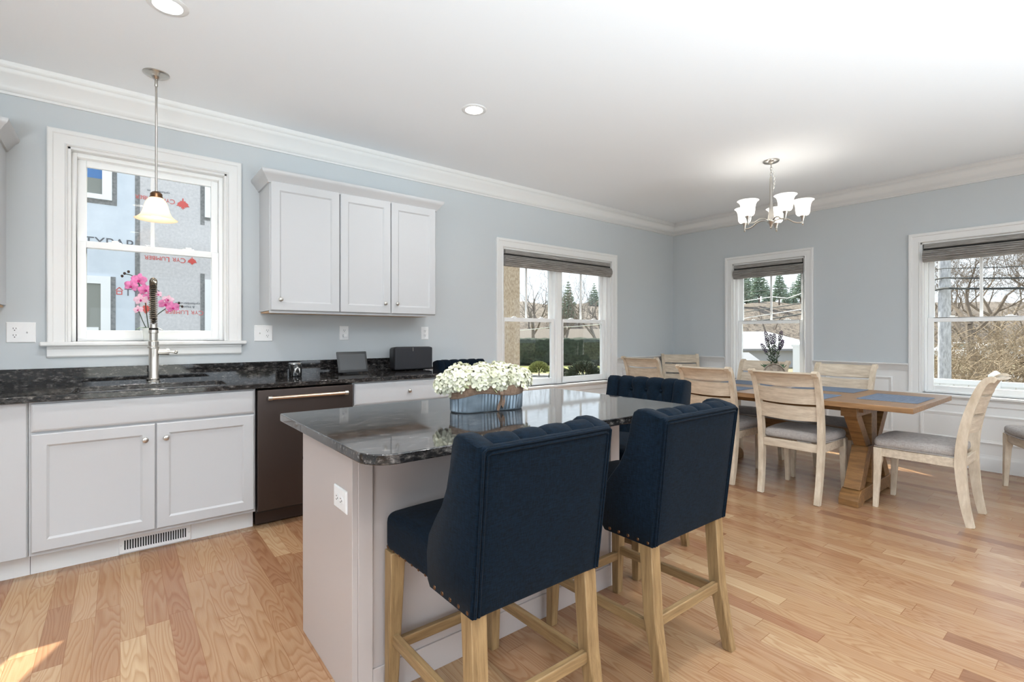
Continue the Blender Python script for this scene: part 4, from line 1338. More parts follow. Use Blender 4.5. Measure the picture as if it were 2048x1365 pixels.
rx = Vector((RX, RY, 0)); ry = Vector((FX, FY, 0))
for (lx, ly, h) in [(-.072, .0, .475), (-.055, .02, .42), (-.005, -.01, .455), (.012, .02, .36), (.060, .0, .48), (.075, .01, .405), (.052, -.03, .40), (-.10, .0, .37), (-.045, -.03, .45)]:
    top = rx * lx + ry * ly + Vector((0, 0, h)); p = spline([tuple(rx * lx * .15 + ry * ly * .2 + Vector((0, 0, .17))), tuple(rx * lx * .45 + ry * ly * .5 + Vector((0, 0, .17 + (h - .17) * .5))), tuple(top)], 6)
    sg.tube(p, .0026, 5)
    for k in range(2, 9):
        c = Vector(p[min(k, len(p) - 1)]); a = k * 2.1
        leafcard(sg, c, (math.cos(a), math.sin(a), .9), .045, .010, .1, a, n=2)
    fl.append(p)
sg.obj('stems', MT['stem'], lp, smooth=False)
for p in fl:
    m = M(); tip = Vector(p[-1]); dr = (Vector(p[-1]) - Vector(p[-4])).normalized()
    for k in range(30):
        t = k / 29; a = k * 2.4; e1 = dr.orthogonal().normalized(); e2 = dr.cross(e1)
        c = tip + dr * (.02 - .085 * t) + (math.cos(a) * e1 + math.sin(a) * e2) * (.006 + .008 * math.sin(math.pi * t))
        m.ball(c, .0052, 6, 4)
    m.obj('flower_spike', MT['lavender'], lp)

# ------------------------------------------------------------------ lamps
def lamp(name, parent, kind, loc, energy, size=.03, color=(1, .98, .96), **kw):
    d = bpy.data.lights.new(name, kind); d.energy = energy; d.color = color
    if kind == 'AREA': d.shape = 'DISK'; d.size = size
    else: d.shadow_soft_size = size
    for k, v in kw.items(): setattr(d, k, v)
    o = bpy.data.objects.new(name, d); C.objects.link(o); o.parent = parent; o.location = loc
    return o
def make_can(label, x, y):
    r = thing('recessed_light', label, 'ceiling light', (x, y, CH), 0, 'recessed ceiling lights')
    M().lathe([(.058, -.0005), (.060, -.006), (.076, -.006), (.084, -.002), (.084, 0)], 36, cap=False).obj('trim_ring', MT['trim'], r)
    M().lathe([(.001, -.0045), (.030, -.005), (.060, -.004), (.060, -.001)], 36).obj('lens', MT['lens'], r)
    return r
CANE = 5.5
for i, (x, y, lb) in enumerate([(.173, 2.79, 'recessed ceiling light above the sink end of the island, at the top picture edge'), (1.886, 2.79, 'recessed ceiling light in the middle of the ceiling'),
                                (-1.54, 2.79, 'recessed ceiling light left of the picture'), (.173, .95, 'recessed ceiling light over the near left of the island'), (1.886, .75, 'recessed ceiling light above the nearest stools'),
                                (-1.54, .95, 'recessed ceiling light beside the camera'), (.173, -1.0, 'recessed ceiling light behind the camera'), (1.886, -1.0, 'recessed ceiling light behind the camera, right'),
                                (3.6, -1.0, 'recessed ceiling light right behind the camera'), (1.886, -2.8, 'recessed ceiling light by the rear wall opening'), (3.9, -2.8, 'recessed ceiling light at the corner of the rear wall opening')]):
    r = make_can(lb, x, y)
    lamp('can_lamp', r, 'AREA', (0, 0, -.012), CANE, .11, spread=R(150))

pn = thing('pendant_lamp', 'pendant lamp with frosted bell shade hanging before the sink window', 'pendant lamp', (.166, 3.564, CH))
M().lathe([(.066, 0), (.066, -.005), (.055, -.013), (.030, -.020), (.020, -.028), (.014, -.036), (.008, -.038)], 28).obj('canopy', MT['nickel'], pn)
M().lathe([(.006, -.03), (.006, -.69)], 12).obj('rod', MT['nickel'], pn)
M().lathe([(.007, -.030), (.0085, -.032), (.0085, -.075), (.007, -.077)], 12).obj('coupler', MT['nickel'], pn)
M().lathe([(.007, -.690), (.020, -.695), (.030, -.706), (.031, -.722), (.034, -.726), (.034, -.731), (.010, -.733)], 24).obj('socket_cap', MT['bronze'], pn)
prof = [(.033, -.730), (.044, -.742), (.053, -.760), (.060, -.785), (.066, -.810), (.076, -.832), (.092, -.848), (.106, -.856)]
M().lathe(prof + [(r - .003, z - .001) for r, z in prof[::-1]], 40, cap=False).obj('bell_shade', MT['amber'], pn)
M().ball((0, 0, -.815), .030, 14, 10, (1, 1, 1.25)).obj('bulb', MT['bulb'], pn)
lamp('pendant_bulb', pn, 'POINT', (0, 0, -.815), 4, .034, (1, .87, .70))

cl = thing('chandelier', 'brushed nickel chandelier with five white glass shades over the table', 'chandelier', (4.49, 1.985, CH))
M().lathe([(.066, 0), (.066, -.006), (.058, -.016), (.030, -.024), (.010, -.030), (.006, -.034)], 28).obj('canopy', MT['nickel'], cl)
lk = M()
for k in range(4):
    z = -.045 - .024 * k; a = k * math.pi / 2
    lk.tube([(.008 * math.cos(t) * math.cos(a), .008 * math.cos(t) * math.sin(a), z + .016 * math.sin(t)) for t in (2 * math.pi * i / 12 for i in range(13))], .002, 5, cap=False)
for k in range(16):
    t = k / 15; x = .012 + .055 * math.sin(math.pi * min(1, t * 1.05)) ; z = -.05 - .24 * t; a = k * math.pi / 2
    lk.tube([(x + .007 * math.cos(u) * math.cos(a), .007 * math.cos(u) * math.sin(a), z + .011 * math.sin(u)) for u in (2 * math.pi * i / 8 for i in range(9))], .0017, 4, cap=False)
lk.obj('chain', MT['nickel'], cl)
M().lathe([(.004, -.135), (.010, -.145), (.013, -.160), (.013, -.35), (.016, -.43), (.026, -.50), (.030, -.515), (.034, -.522), (.034, -.535), (.028, -.545), (.018, -.560), (.013, -.575), (.008, -.585), (.010, -.592), (.003, -.600)], 20).obj('column', MT['nickel'], cl)
for k, adeg in enumerate((-92, -20, 52, 124, 196)):
    a = R(adeg); dr = Vector((RX, RY, 0)) * math.cos(a) + Vector((FX, FY, 0)) * math.sin(a)
    P = lambda r, z: tuple(dr * r + Vector((0, 0, z)))
    arm = spline([P(.030, -.530), P(.075, -.516), (P(.125, -.522)), P(.175, -.553), P(.222, -.562), P(.242, -.552), P(.245, -.535)], 5)
    ao = M().tube(arm, .0058, 8)
    ao.lathe([(.004, -.585), (.009, -.575), (.006, -.562), (.010, -.55), (.013, -.530), (.022, -.512), (.024, -.505), (.018, -.500)], 16, (dr.x * .245, dr.y * .245, 0))
    ar_ = ao.obj('arm', MT['nickel'], cl)
    prof = [(.022, -.505), (.042, -.500), (.052, -.485), (.055, -.460), (.057, -.430), (.062, -.405), (.072, -.385), (.088, -.372)]
    M().lathe([(r - .003, z + .002) for r, z in prof] + prof[::-1], 32, (dr.x * .245, dr.y * .245, 0), cap=False).obj('glass_shade', MT['opal'], cl)
    M().ball(P(.245, -.440), .022, 12, 8, (1, 1, 1.4)).obj('bulb', MT['bulb'], cl)
    lamp('chandelier_bulb', cl, 'POINT', P(.245, -.425), .5, .026, (1, .92, .82))

# ------------------------------------------------------------------ outdoors
GZ = -.8
OM = dict(
    ground=mottled('dry winter lawn and soil', [(.35, (118, 110, 88)), (.55, (140, 132, 110)), (.7, (110, 116, 82))], 1.2),
    lawn=mottled('spring lawn', [(.3, (120, 128, 76)), (.7, (150, 154, 98))], 3),
    asphalt=mottled('pale asphalt', [(.3, (120, 120, 122)), (.7, (142, 142, 144))], 8),
    hill=mottled('bare wooded hillside', [(.34, (58, 52, 50)), (.46, (92, 84, 78)), (.56, (122, 112, 104)), (.68, (84, 82, 72))], 2.6, 10, stretch=(1, 1, .45), bump=1.0),
    bark=plain('grey brown bark', (104, 94, 86), .9, vary=.2, vscale=12),
    straw=plain('straw coloured twigs', (150, 134, 112), .9, vary=.2, vscale=5),
    barkpale=plain('pale grey bark', (120, 112, 104), .9, vary=.2, vscale=12),
    twig=plain('tan twigs', (118, 106, 94), .9, vary=.15, vscale=5),
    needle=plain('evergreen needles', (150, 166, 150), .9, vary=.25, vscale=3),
    hedge=mottled('dark evergreen hedge', [(.35, (34, 42, 36)), (.65, (62, 72, 60))], 7, 8, bump=.8),
    shrub=plain('dark green shrub leaves', (58, 70, 52), .8, vary=.3, vscale=8),
    wrapA=mottled('pale blue house wrap', [(.3, (200, 209, 220)), (.7, (212, 220, 230))], 5, 6, rough=.6),
    wrapB=mottled('grey speckled house wrap', [(.35, (192, 191, 194)), (.65, (210, 208, 210))], 30, 8, rough=.6),
    tape=mottled('dark flashing tape', [(.35, (112, 114, 116)), (.65, (146, 146, 146))], 30, 6, rough=.6),
    osb=mottled('strand board sheathing', [(.3, (138, 120, 100)), (.5, (176, 158, 136)), (.7, (194, 178, 158))], 26, 6, stretch=(1, 1, .6)),
    red=plain('red wrap print', (206, 84, 78), .7),
    ink=plain('dark grey wrap print', (92, 96, 104), .7),
    nglass=plain('dim neighbour window glass', (128, 132, 126), .12),
    blue=plain('blue window film', (70, 118, 176), .5),
    roofw=plain('pale grey roof', (132, 134, 140), .8, vary=.05, vscale=2),
    roofb=plain('brown shingle roof', (82, 74, 68), .9, vary=.15, vscale=6),
    siding2=plain('pale grey siding', (178, 180, 184), .8),
    siding=plain('brown house siding', (120, 100, 92), .8),
    pole=mottled('weathered grey utility pole', [(.35, (150, 152, 158)), (.6, (192, 195, 202)), (.75, (208, 210, 216))], 6, 6, stretch=(4, 4, 1)),
    cable=plain('black cable', (52, 56, 58), .7),
    wire=plain('pale overhead wire', (222, 222, 222), .6),
    car=plain('white car paint', (232, 234, 238), .25),
    rock=mottled('grey stone', [(.35, (128, 122, 116)), (.65, (160, 152, 146))], 3),
)
g = M().box(-60, 130, -80, 140, GZ - .3, GZ).obj('ground', OM['ground'], smooth=False)
structure(g, 'outdoor ground around the house')
# lawn strip and parking lot seen through the twin window and the dining windows
def patch(name, mat, pts, z, label):
    o = M().prism(pts, lambda u, v, w: (u, v, w), GZ, z).obj(name, mat, smooth=False); return structure(o, label)
ln0 = [aim(p, 600, 26) for p in (930, 1260)] + [aim(p, 600, 31.5) for p in (1260, 930)]
patch('lawn', OM['lawn'], [(p.x, p.y) for p in ln0], GZ + .012, 'yellow green lawn strip before the hedge')
lt0 = [aim(p, 600, 12) for p in (950, 2500)] + [aim(p, 600, 25) for p in (2500, 950)]
patch('parking_lot', OM['asphalt'], [(p.x, p.y) for p in lt0], GZ + .008, 'pale asphalt parking lot')
patch('patio', OM['asphalt'], [(6.3, -7), (9.4, -7), (9.4, 4.6), (12, 7.6), (-4, 7.6), (-4, 4.4), (6.3, 4.4)], GZ + .016, 'pale ground strip added around the house to bounce light indoors')  # strip added to bounce sunlight up to the ceiling
# wooded hill
rings = []
hr_ = random.Random(11)
for i, d in enumerate((52, 58, 66, 76, 88, 104)):
    row = []
    for k in range(61):
        px = 700 + (3000 - 700) * k / 60
        p = aim(px, HOR, d); top = 8.2 * (1 - math.exp(-(d - 52) / 13)) + .9 * mnoise.noise(Vector((px * .012, d * .2, 0)))
        row.append((p.x, p.y, GZ - .1 + max(0, top) * (1.0 if d > 52 else 0)))
    rings.append(row)
structure(M().ring_loft(rings, cap=False, closed=False).obj('hill', OM['hill']), 'brown wooded hillside')

# the neighbour's unfinished house
NY = 8.0
nb = thing('house', 'unfinished neighbour house clad in white wrap with red print', 'house', (1.3, NY, GZ))
o0 = Vector(nb.location)
def nbox(m, x0, x1, z0, z1, p0, p1): return m.box(x0 - o0.x, x1 - o0.x, -p1, -p0, z0 - GZ, z1 - GZ)
m = M(); m.box(-5.3, 5.27, .01, 6.0, 0, 6.0); m.obj('frame_walls', OM['osb'], nb, smooth=False)
nbox(M(), -4.0, .175, GZ, 5.2, -.008, .0).obj('pale_wrap', OM['wrapA'], nb, smooth=False)
nbox(M(), .175, 5.55, GZ, 5.2, -.008, .0).obj('grey_wrap', OM['wrapB'], nb, smooth=False)
nbox(M(), 5.55, 6.56, GZ, 5.2, -.008, .002).obj('strand_board', OM['osb'], nb, smooth=False)
M().prism([(-.5, 5.9), (3.0, 7.6), (6.5, 5.9), (6.5, 5.75), (-.5, 5.75)], lambda u, v, w: (w, u, v), -5.6, 5.6).obj('roof', OM['roofb'], nb, smooth=False)
tp_ = M(); nbox(tp_, .150, .201, GZ, 5.2, .001, .004)
nbox(tp_, -.080, -.031, 2.845, 4.3, .001, .004); nbox(tp_, -1.2, -.080, 2.845, 2.90, .001, .004)
nbox(tp_, -.094, -.044, .2, 1.945, .001, .004); nbox(tp_, .866, .916, 2.735, 4.2, .001, .004); nbox(tp_, .916, 1.9, 2.80, 2.84, .001, .004); nbox(tp_, .866, .916, .3, 2.06, .001, .004)
tp_.obj('flashing_tape', OM['tape'], nb, smooth=False)
def nwin(x0, x1, z0, z1, blue=False, lou=False):
    m = M(); w = .095
    nbox(m, x0, x0 + w, z0, z1, .001, .04); nbox(m, x1 - w, x1, z0, z1, .001, .04); nbox(m, x0 + w, x1 - w, z0, z0 + .06, .001, .04); nbox(m, x0 + w, x1 - w, z1 - w, z1, .001, .04)
    zm = (z0 + z1) / 2; nbox(m, x0 + w, x1 - w, zm - .02, zm + .02, .001, .032)
    o = m.obj('window', MT['white_out'], nb, smooth=False)
    nbox(M(), x0 + w, x1 - w, z0 + .06, z1 - w, .004, .012).obj('pane', OM['nglass'], o, smooth=False)
    if blue: nbox(M(), x0 + w, x1 - w, 3.155, z1 - w, .0125, .014).obj('film', OM['blue'], o, smooth=False)
    if lou:
        m = M()
        for k in range(9): nbox(m, x0 + .42, x1 - w - .02, z0 + .10 + .075 * k, z0 + .16 + .075 * k, .0125, .02)
        m.obj('blind', MT['white_out'], o, smooth=False)
nwin(-1.0, -.080, 2.90, 4.2, True); nwin(-1.0, -.094, .55, 1.945, False, True); nwin(.916, 1.85, 2.84, 4.1); nwin(.916, 1.85, .5, 1.98)
def text(body, x, z, size, mat, rot=False, caps=False, align='LEFT'):
    c = bpy.data.curves.new('wrap_print', 'FONT'); c.body = body; c.size = size; c.extrude = .0008; c.align_x = align
    if caps:
        c.small_caps_scale = .78
        for i, chh in enumerate(body):
            if chh.islower(): c.body_format[i].use_small_caps = True
    tmp = bpy.data.objects.new('tmp', c); C.objects.link(tmp)
    me = bpy.data.meshes.new_from_object(tmp.evaluated_get(bpy.context.evaluated_depsgraph_get()))
    bpy.data.objects.remove(tmp); me.materials.clear(); me.materials.append(mat)
    o = bpy.data.objects.new('lettering', me); C.objects.link(o); o.parent = nb
    o.location = (x - o0.x, -.0035, z - GZ)
    o.rotation_euler = Euler((R(90), R(180) if rot else 0, 0), 'XYZ') if not rot else (Matrix.Rotation(math.pi, 3, 'Y') @ Matrix.Rotation(R(90), 3, 'X')).to_euler()
    return o
def leaf_logo(x, z, s):
    half = [(0, 1), (.10, .72), (.26, .80), (.22, .48), (.44, .58), (.50, .42), (.95, .40), (.70, .12), (.80, -.02), (.36, -.38), (.38, -.52), (.10, -.46), (.07, -.95), (0, -.95)]
    pts = half + [(-a, b) for a, b in half[::-1][1:-1]]
    m = M(); m.prism([(x - o0.x + s * a, z - GZ - s * b) for a, b in pts], lambda u, v, w: (u, -w, v), .0025, .0040)
    return m.obj('wrap_logo', OM['red'], nb, smooth=False)
text('Cyr Lumber', .700, 2.250, .093, OM['red'], True, True); leaf_logo(.770, 2.225, .060)
text('Cyr Lumber', .580, 3.025, .088, OM['red'], True, True); leaf_logo(.665, 2.985, .080)
text('Cyr Lumber', .905, 1.545, .090, OM['red'], True, True); leaf_logo(.262, 1.56, .075)
text('cyrlumber.com', .86, 1.655, .046, OM['ink'], True); text('& Home Center', .80, 1.610, .046, OM['ink'], True)
text('cyrlumber.com', .52, 3.115, .040, OM['ink'], True)
text('TYPAR', .155, 2.312, .170, OM['ink'], False, False, 'RIGHT')
text('TYPAR', .040, 1.715, .130, OM['ink'])
hs_ = M(); hs_.frame4(lambda a, p, z: (a - o0.x, -p, z - GZ), -.038, .022, 1.725, 1.775, [(0, .002), (0, .004), (.010, .004), (.010, .002)])
for s in (-1, 1): hs_.bar((-.008 - o0.x, -.003, 1.818 - GZ), (-.008 + s * .034 - o0.x, -.003, 1.778 - GZ), (.002, .010), side=(0, 1, 0))
hs_.obj('wrap_logo', OM['red'], nb, smooth=False)

# trees
def bare_tree_mesh(seed, H, spread=.5, depth=5, r0=.16):
    q = random.Random(seed); m = M()
    def grow(p, d, L, r, lev):
        pts = [p]; rr_ = [r]; n = 3
        for k in range(n):
            d = (d + Vector((q.gauss(0, .13), q.gauss(0, .13), q.gauss(.03, .08)))).normalized(); p = p + d * L / n; pts.append(p); rr_.append(r * (1 - .40 * (k + 1) / n))
        m.tube(pts, rr_, 5 if lev < 2 else 3, cap=False)
        if lev >= depth: return
        nb_ = q.choice((2, 3, 3)) if lev else 4
        for k in range(nb_):
            e = d.orthogonal().normalized(); e = Matrix.Rotation(q.uniform(0, 6.28), 3, d) @ e
            nd = (d * q.uniform(.55, 1.0) + e * q.uniform(.5, 1.0) * spread * 1.5 + Vector((0, 0, .12))).normalized()
            grow(pts[q.choice((1, 2, 3, 3))] if lev else pts[-1] - d * L * .1 * k, nd, L * q.uniform(.62, .82), max(.006, rr_[-1] * q.uniform(.6, .8)), lev + 1)
    grow(Vector((0, 0, 0)), Vector((0, 0, 1)), H * .30, r0, 0)
    return m
def conifer_mesh(seed, H, w):
    q = random.Random(seed); m = M()
    for t in range(15):
        f = t / 14; z = H * (.16 + .82 * f); L = w * (1 - f) ** .8 * q.uniform(.75, 1.1) + .12; nn = 9 if t < 11 else 6
        for k in range(nn):
            a = 2 * math.pi * k / nn + q.uniform(-.3, .3); d = (math.cos(a), math.sin(a), q.uniform(-.05, .45) + .5 * f)
            leafcard(m, (0, 0, z), d, L * q.uniform(.7, 1.1), L * .42, .25, q.uniform(-.5, .5), .3, 3)
            leafcard(m, (math.cos(a) * L * .3, math.sin(a) * L * .3, z + .1), (d[0], d[1], d[2] + .5), L * .6, L * .3, .2, q.uniform(-.7, .7), .3, 3)
    return m
def tree_things(kind, label, mesh, mat, places, group, trunk=None):
    first = None
    for i, (px, d, s, rz, extra) in enumerate(places):
        p = aim(px, HOR, d); z = GZ + extra
        if first is None:
            first = thing(kind, label if isinstance(label, str) else label[0], 'tree', (p.x, p.y, z), rz, group)
            if trunk: trunk.obj('trunk', OM['bark'], first); mesh.obj('foliage', mat, first, smooth=False)
            else: mesh.obj('trunk', mat, first, ang=70)
            first.scale = (s, s, s)
        else:
            dup(first, (p.x, p.y, z), rz, label if isinstance(label, str) else label[i], group, (s, s, s))
tree_things('bare_tree', ['large bare tree with tan branches behind the utility pole', 'bare tangled tree at the picture edge beyond the wide window', 'bare tree left of the utility pole, beyond the wide window', 'bare tree far behind the utility pole'],
            bare_tree_mesh(21, 8.5, .62, 7, .20), OM['twig'], [(1960, 19, .95, 0, 0), (2110, 17, .9, 2.2, 0), (1835, 26, .9, 4.0, 0), (2010, 29, 1.1, 1.1, 0)], 'bare trees beyond the wide dining window')
tree_things('bare_tree', ['bare grey tree in the left pane of the twin window', 'bare grey tree beyond the middle of the twin window', 'thin bare tree in the right pane of the twin window', 'bare tree at the right edge of the twin window'],
            bare_tree_mesh(5, 9.5, .48, 5, .17), OM['barkpale'], [(1066, 38, 1.05, .4, 0), (1108, 39, .95, 2.0, 0), (1130, 37, .80, 3.3, 0), (1205, 39, 1.0, 5.0, 0)], 'bare trees beyond the twin window')
cq = random.Random(2)
tree_things('evergreen_tree', ['pointed evergreen in the middle of the twin window', 'smaller evergreen in the right pane of the twin window'] + ['dark green evergreen on the hill line seen through the narrow window'] * 11, conifer_mesh(3, 9, 2.4), OM['needle'],
            [(1136, 60, .66, .2, 2.8), (1188, 72, .62, 1, 4.2)] + [(1478 + 13.5 * k + cq.uniform(-2, 2), (70, 78, 86)[k % 3], cq.uniform(.55, .72) * (1.1 if k < 4 else .85), cq.uniform(0, 6), 6.2 + cq.uniform(-.4, .3)) for k in range(11)],
            'evergreens on the hillside', M().tube([(0, 0, 0), (0, 0, 8.6)], [.2, .03], 6))
tree_things('bare_tree', ['small bare tree on the hillside seen through the twin window'] * 17 + ['small bare tree on the hillside seen through the narrow window'] * 7 + ['small bare tree far behind the bushes of the wide window'] * 8, bare_tree_mesh(8, 7, .5, 4, .13), OM['bark'],
            [(1040 + 12.5 * k + cq.uniform(-5, 5), (53, 58, 64, 71)[k % 4], cq.uniform(.85, 1.15), cq.uniform(0, 6), (.1, 2.0, 3.4, 4.6)[k % 4]) for k in range(17)]
            + [(1480 + 22 * k + cq.uniform(-8, 8), cq.uniform(56, 66), cq.uniform(.6, .8), cq.uniform(0, 6), 1.5 + cq.uniform(0, 3.0)) for k in range(7)]
            + [(1850 + 40 * k + cq.uniform(-8, 8), cq.uniform(50, 60), cq.uniform(1.0, 1.3), cq.uniform(0, 6), cq.uniform(0, .5)) for k in range(8)], 'small bare trees on the hillside')
def bush_mesh(seed, H):
    q = random.Random(seed); m = M()
    def grow(p, d, L, r, lev):
        pts = [p]
        for k in range(3):
            d = (d + Vector((q.gauss(0, .22), q.gauss(0, .22), q.gauss(0, .12)))).normalized(); p = p + d * L / 3; pts.append(p)
        m.tube(pts, [r, r * .85, r * .7, r * .5], 3, cap=False)
        if lev < 3:
            for k in range(q.choice((3, 4))):
                e = Matrix.Rotation(q.uniform(0, 6.28), 3, d) @ d.orthogonal().normalized()
                grow(pts[q.choice((1, 2, 3))], (d + e * q.uniform(.5, 1.3)).normalized(), L * q.uniform(.55, .8), r * .62, lev + 1)
    for k in range(13):
        a = q.uniform(0, 6.28); grow(Vector((q.uniform(-.3, .3), q.uniform(-.3, .3), 0)), Vector((math.cos(a) * .7, math.sin(a) * .7, 1)).normalized(), H * .45, .022, 0)
    return m
bl_ = ['tan leafless bush at the foot of the utility pole', 'tan leafless bush below the middle of the wide window', 'tan leafless bush behind the chair at the head of the table, beyond the fence', 'tall tan leafless bush at the picture edge beyond the fence', 'tan leafless bush far beyond the fence', 'wide tan leafless bush behind the other bushes']
for i, (px, d, s) in enumerate([(1862, 13.5, 1.0), (1935, 16, 1.25), (1995, 14, .95), (2050, 15, 1.3), (1965, 21, 1.6), (2075, 20, 1.7)]):
    p = aim(px, HOR, d)
    if i == 0:
        bush0 = thing('bare_bush', bl_[0], 'bush', (p.x, p.y, GZ), 0, 'leafless bushes beyond the fence'); bush_mesh(4, 2.3).obj('twigs', OM['straw'], bush0, smooth=False); bush0.scale = (s, s, s)
    else: dup(bush0, (p.x, p.y, GZ), 1.1 * i, bl_[i], None, (s, s, s))
def lumpy(m, x0, x1, y0, y1, z0, z1, r, amp, sc, seg=24):
    def fn(p):
        n_ = mnoise.noise(p * sc) + .5 * mnoise.noise(p * sc * 2.7)
        return tuple(p + Vector((n_, mnoise.noise(p * sc + Vector((9, 0, 0))), n_)) * amp)
    return m.rbox(x0, x1, y0, y1, z0, z1, r, 4, fn, seg)
pa, pb = aim(990, HOR, 33), aim(1250, HOR, 33)
hd = lumpy(M(), -(pb - pa).length / 2, (pb - pa).length / 2, -.7, .7, 0, 1.75, .25, .10, 1.6, 60).obj('hedge', OM['hedge'])
hd.location = ((pa.x + pb.x) / 2, (pa.y + pb.y) / 2, GZ); hd.rotation_euler = (0, 0, math.atan2(pb.y - pa.y, pb.x - pa.x))
tag(hd, 'long dark clipped hedge beyond the twin window', 'hedge')
sh0 = None
for (px, d, s, lb) in [(1120, 21, .8, 'small round shrub beside the twin window mullion'), (1168, 19, 1.25, 'wide dark shrub in the right pane of the twin window'), (1078, 24, .9, 'yellowish shrub in the left pane of the twin window')]:
    p = aim(px, HOR, d); q = random.Random(px)
    m = M()
    for k in range(420):
        z_ = q.uniform(-.2, 1); a = q.uniform(0, 6.28); r_ = math.sqrt(max(0, 1 - z_ * z_)); dv = Vector((r_ * math.cos(a), r_ * math.sin(a), z_))
        leafcard(m, dv * .35 + Vector((0, 0, .30)), dv + Vector((q.uniform(-.3, .3), q.uniform(-.3, .3), .3)), .30, .09, .1, q.uniform(0, 3), n=2)
    t = thing('shrub', lb, 'shrub', (p.x, p.y, GZ), 0, 'shrubs before the hedge'); t.scale = (s, s, s * .9)
    m.obj('foliage', OM['shrub'] if px != 1078 else OM['lawn'], t, smooth=False); M().tube([(0, 0, 0), (0, 0, .4)], .03, 6).obj('stem', OM['bark'], t)
def house(label, px0, px1, d, ze, zr, roof, wallm, name='house', depth=8):
    a, b = aim(px0, HOR, d), aim(px1, HOR, d); L = (b - a).length
    t = thing(name, label, 'building', ((a.x + b.x) / 2, (a.y + b.y) / 2, GZ), math.atan2(b.y - a.y, b.x - a.x))
    M().box(-L / 2, L / 2, .3, depth, 0, ze - GZ).obj('wall', wallm, t, smooth=False)
    M().prism([(-.1, ze - GZ), (depth / 2, zr - GZ), (depth + .4, ze - GZ), (depth + .4, ze - GZ - .12), (-.1, ze - GZ - .12)], lambda u, v, w: (w, u, v), -L / 2 - .3, L / 2 + .3).obj('roof', roof, t, smooth=False)
    w_ = M()
    for k in range(4 if name == 'house' and depth < 10 else 0): x = -L / 2 + L * (k + .5) / 4; w_.box(x - .4, x + .4, .27, .31, .9, 1.7)
    if w_.v: w_.obj('windows', OM['nglass'], t, smooth=False)
house('low brown house beyond the hedge, seen through the twin window', 1030, 1250, 42, .9, 1.75, OM['roofb'], OM['siding'])
house('long pale roofed building beyond the narrow window', 1440, 1660, 30, .35, 1.45, OM['roofw'], OM['siding2'], depth=16)
house('small grey roofed shed before the long pale building', 1478, 1522, 17, .05, .55, OM['roofw'], OM['siding2'], 'shed', 3)
# porch railing and vinyl fence
def railing(name, label, cat, a, b, z1, z0, gap, bal=True):
    L = (b - a).length; t = thing(name, label, cat, ((a.x + b.x) / 2, (a.y + b.y) / 2, GZ), math.atan2(b.y - a.y, b.x - a.x))
    m = M(); m.box(-L / 2, L / 2, -.035, .035, z1 - GZ - .07, z1 - GZ); m.box(-L / 2, L / 2, -.03, .03, z0 - GZ, z0 - GZ + .06); m.obj('rail', MT['white_out'], t, bevel=.006)
    if bal:
        n_ = int(L / gap)
        for k in range(n_): x = -L / 2 + gap * (k + .5); M().box(x - .02, x + .02, -.018, .018, z0 - GZ + .05, z1 - GZ - .06).obj('baluster', MT['white_out'], t, smooth=False)
    else:
        m = M(); n_ = int(L / .16)
        for k in range(n_): x = -L / 2 + .16 * k; m.box(x + .003, x + .157, -.012, .012, z0 - GZ + .05, z1 - GZ - .06)
        m.obj('board_panel', MT['white_out'], t, smooth=False)
    for x in (-L / 2, -L / 6, L / 6, L / 2):
        p = M(); p.box(x - .055, x + .055, -.055, .055, 0, z1 - GZ + .06); p.ring_loft([[(x + s * a_, s2 * a_, z1 - GZ + z) for s, s2 in ((-1, -1), (1, -1), (1, 1), (-1, 1))] for a_, z in ((.07, .06), (.07, .09), (.01, .15))])
        p.obj('post', MT['white_out'], t, smooth=False)
railing('porch_railing', 'white porch railing with balusters outside the narrow window', 'railing', Vector((7.9, 3.1, 0)), Vector((7.9, 1.75, 0)), .98, .05, .115)
railing('vinyl_fence', 'white vinyl fence outside the wide window', 'fence', Vector((9.6, 2.6, 0)), Vector((9.6, -1.6, 0)), .56, GZ + .05, .16, False)
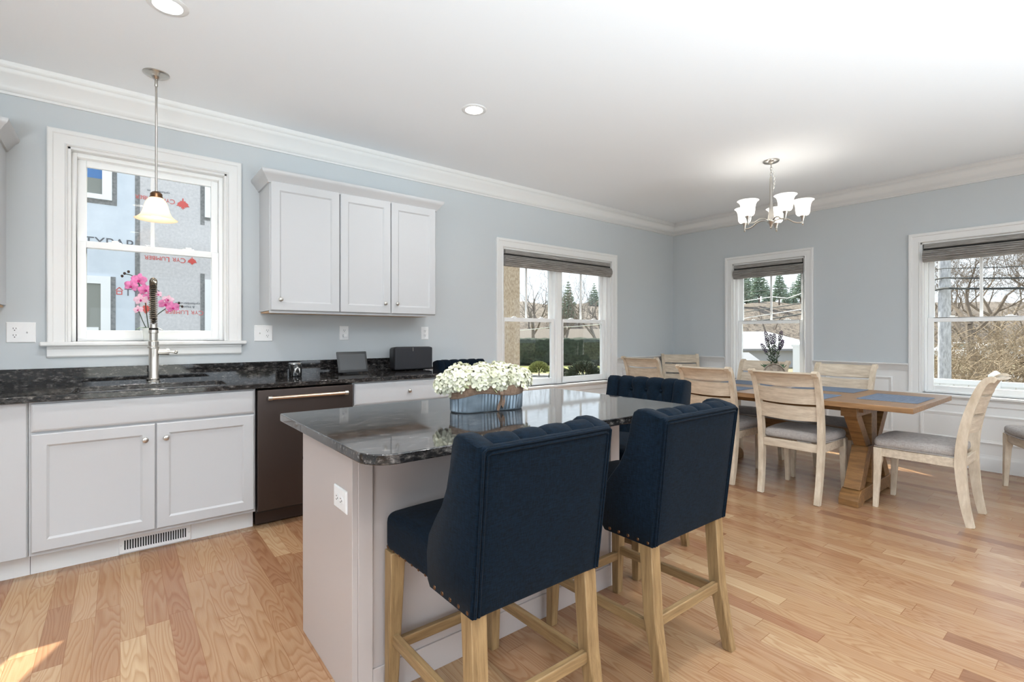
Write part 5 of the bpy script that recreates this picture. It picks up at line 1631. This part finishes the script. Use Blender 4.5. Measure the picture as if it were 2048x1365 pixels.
# utility pole and cables
pp = aim(1889, HOR, 12.5)
up = thing('utility_pole', 'weathered grey utility pole beyond the wide window', 'utility pole', (pp.x, pp.y, GZ))
M().lathe([(.135, 0), (.115, 6), (.10, 10)], 14).obj('shaft', OM['pole'], up)
M().box(-.06, .06, -1.1, 1.1, 8.6, 8.72).obj('cross_arm', OM['pole'], up)
def cable(label, pts, r, mat, sag=.0):
    P = [aim(*p) for p in pts]; out = []
    for i in range(len(P) - 1):
        for k in range(10):
            t = k / 10; q_ = P[i].lerp(P[i + 1], t); q_.z -= sag * 4 * t * (1 - t); out.append(q_)
    out.append(P[-1])
    c = sum(out, Vector()) / len(out)
    o = M().tube([p - c for p in out], r, 6).obj('overhead_cable', mat); o.location = c
    return tag(o, label, 'cable', 'overhead cables')
cable('thick black overhead cable, lowest across the wide window', [(1430, 655, 25), (1889, 577, 12.3), (2300, 565, 9.5)], .028, OM['cable'], .05)
cable('black overhead cable above the thick one, across the wide window', [(1430, 633, 25), (1889, 556, 12.3), (2300, 545, 9.5)], .020, OM['cable'], .05)
cable('thin dark wire across the top of the wide window', [(1430, 590, 25), (1889, 537, 12.3), (2300, 512, 9.5)], .011, OM['cable'], .06)
cable('pale wire dipping across the narrow window', [(1400, 615, 26), (1500, 601, 22), (1545, 594, 20), (1575, 597, 19), (1610, 585, 18), (1700, 560, 15)], .016, OM['wire'])
cable('pale straight wire low in the narrow window', [(1400, 657, 26), (1500, 635, 22), (1610, 618, 18), (1750, 585, 14)], .016, OM['wire'])
cable('pale wire crossing the twin window above its meeting rail', [(900, 668, 34), (1100, 655, 30), (1260, 640, 27)], .02, OM['wire'], .1)
# parked cars beyond the wide window
def make_car(label, px, d, rz):
    p = aim(px, HOR, d); t = thing('car', label, 'car', (p.x, p.y, GZ), rz, 'parked white cars')
    body = [(-2.1, .35), (-2.1, .75), (-1.9, .88), (-1.1, .95), (-.55, 1.40), (.75, 1.42), (1.5, 1.0), (2.05, .9), (2.15, .6), (2.1, .35)]
    M().prism(body, lambda u, v, w: (u, w, v), -.85, .85).obj('body', OM['car'], t, bevel=.06)
    M().prism([(-.95, .98), (-.52, 1.34), (.72, 1.36), (1.3, 1.02)], lambda u, v, w: (u, w, v), -.86, .86).obj('side_glass', OM['nglass'], t)
    for x in (-1.35, 1.35):
        for y in (-.78, .78): M().tube([(x, y - .1, .33), (x, y + .1, .33)], .33, 18).obj('wheel', MT['rubber'], t)
    return t
make_car('white car parked beyond the bare branches of the wide window', 1985, 34, R(-60))
make_car('white car parked farther left beyond the utility pole', 1915, 38, R(-50))
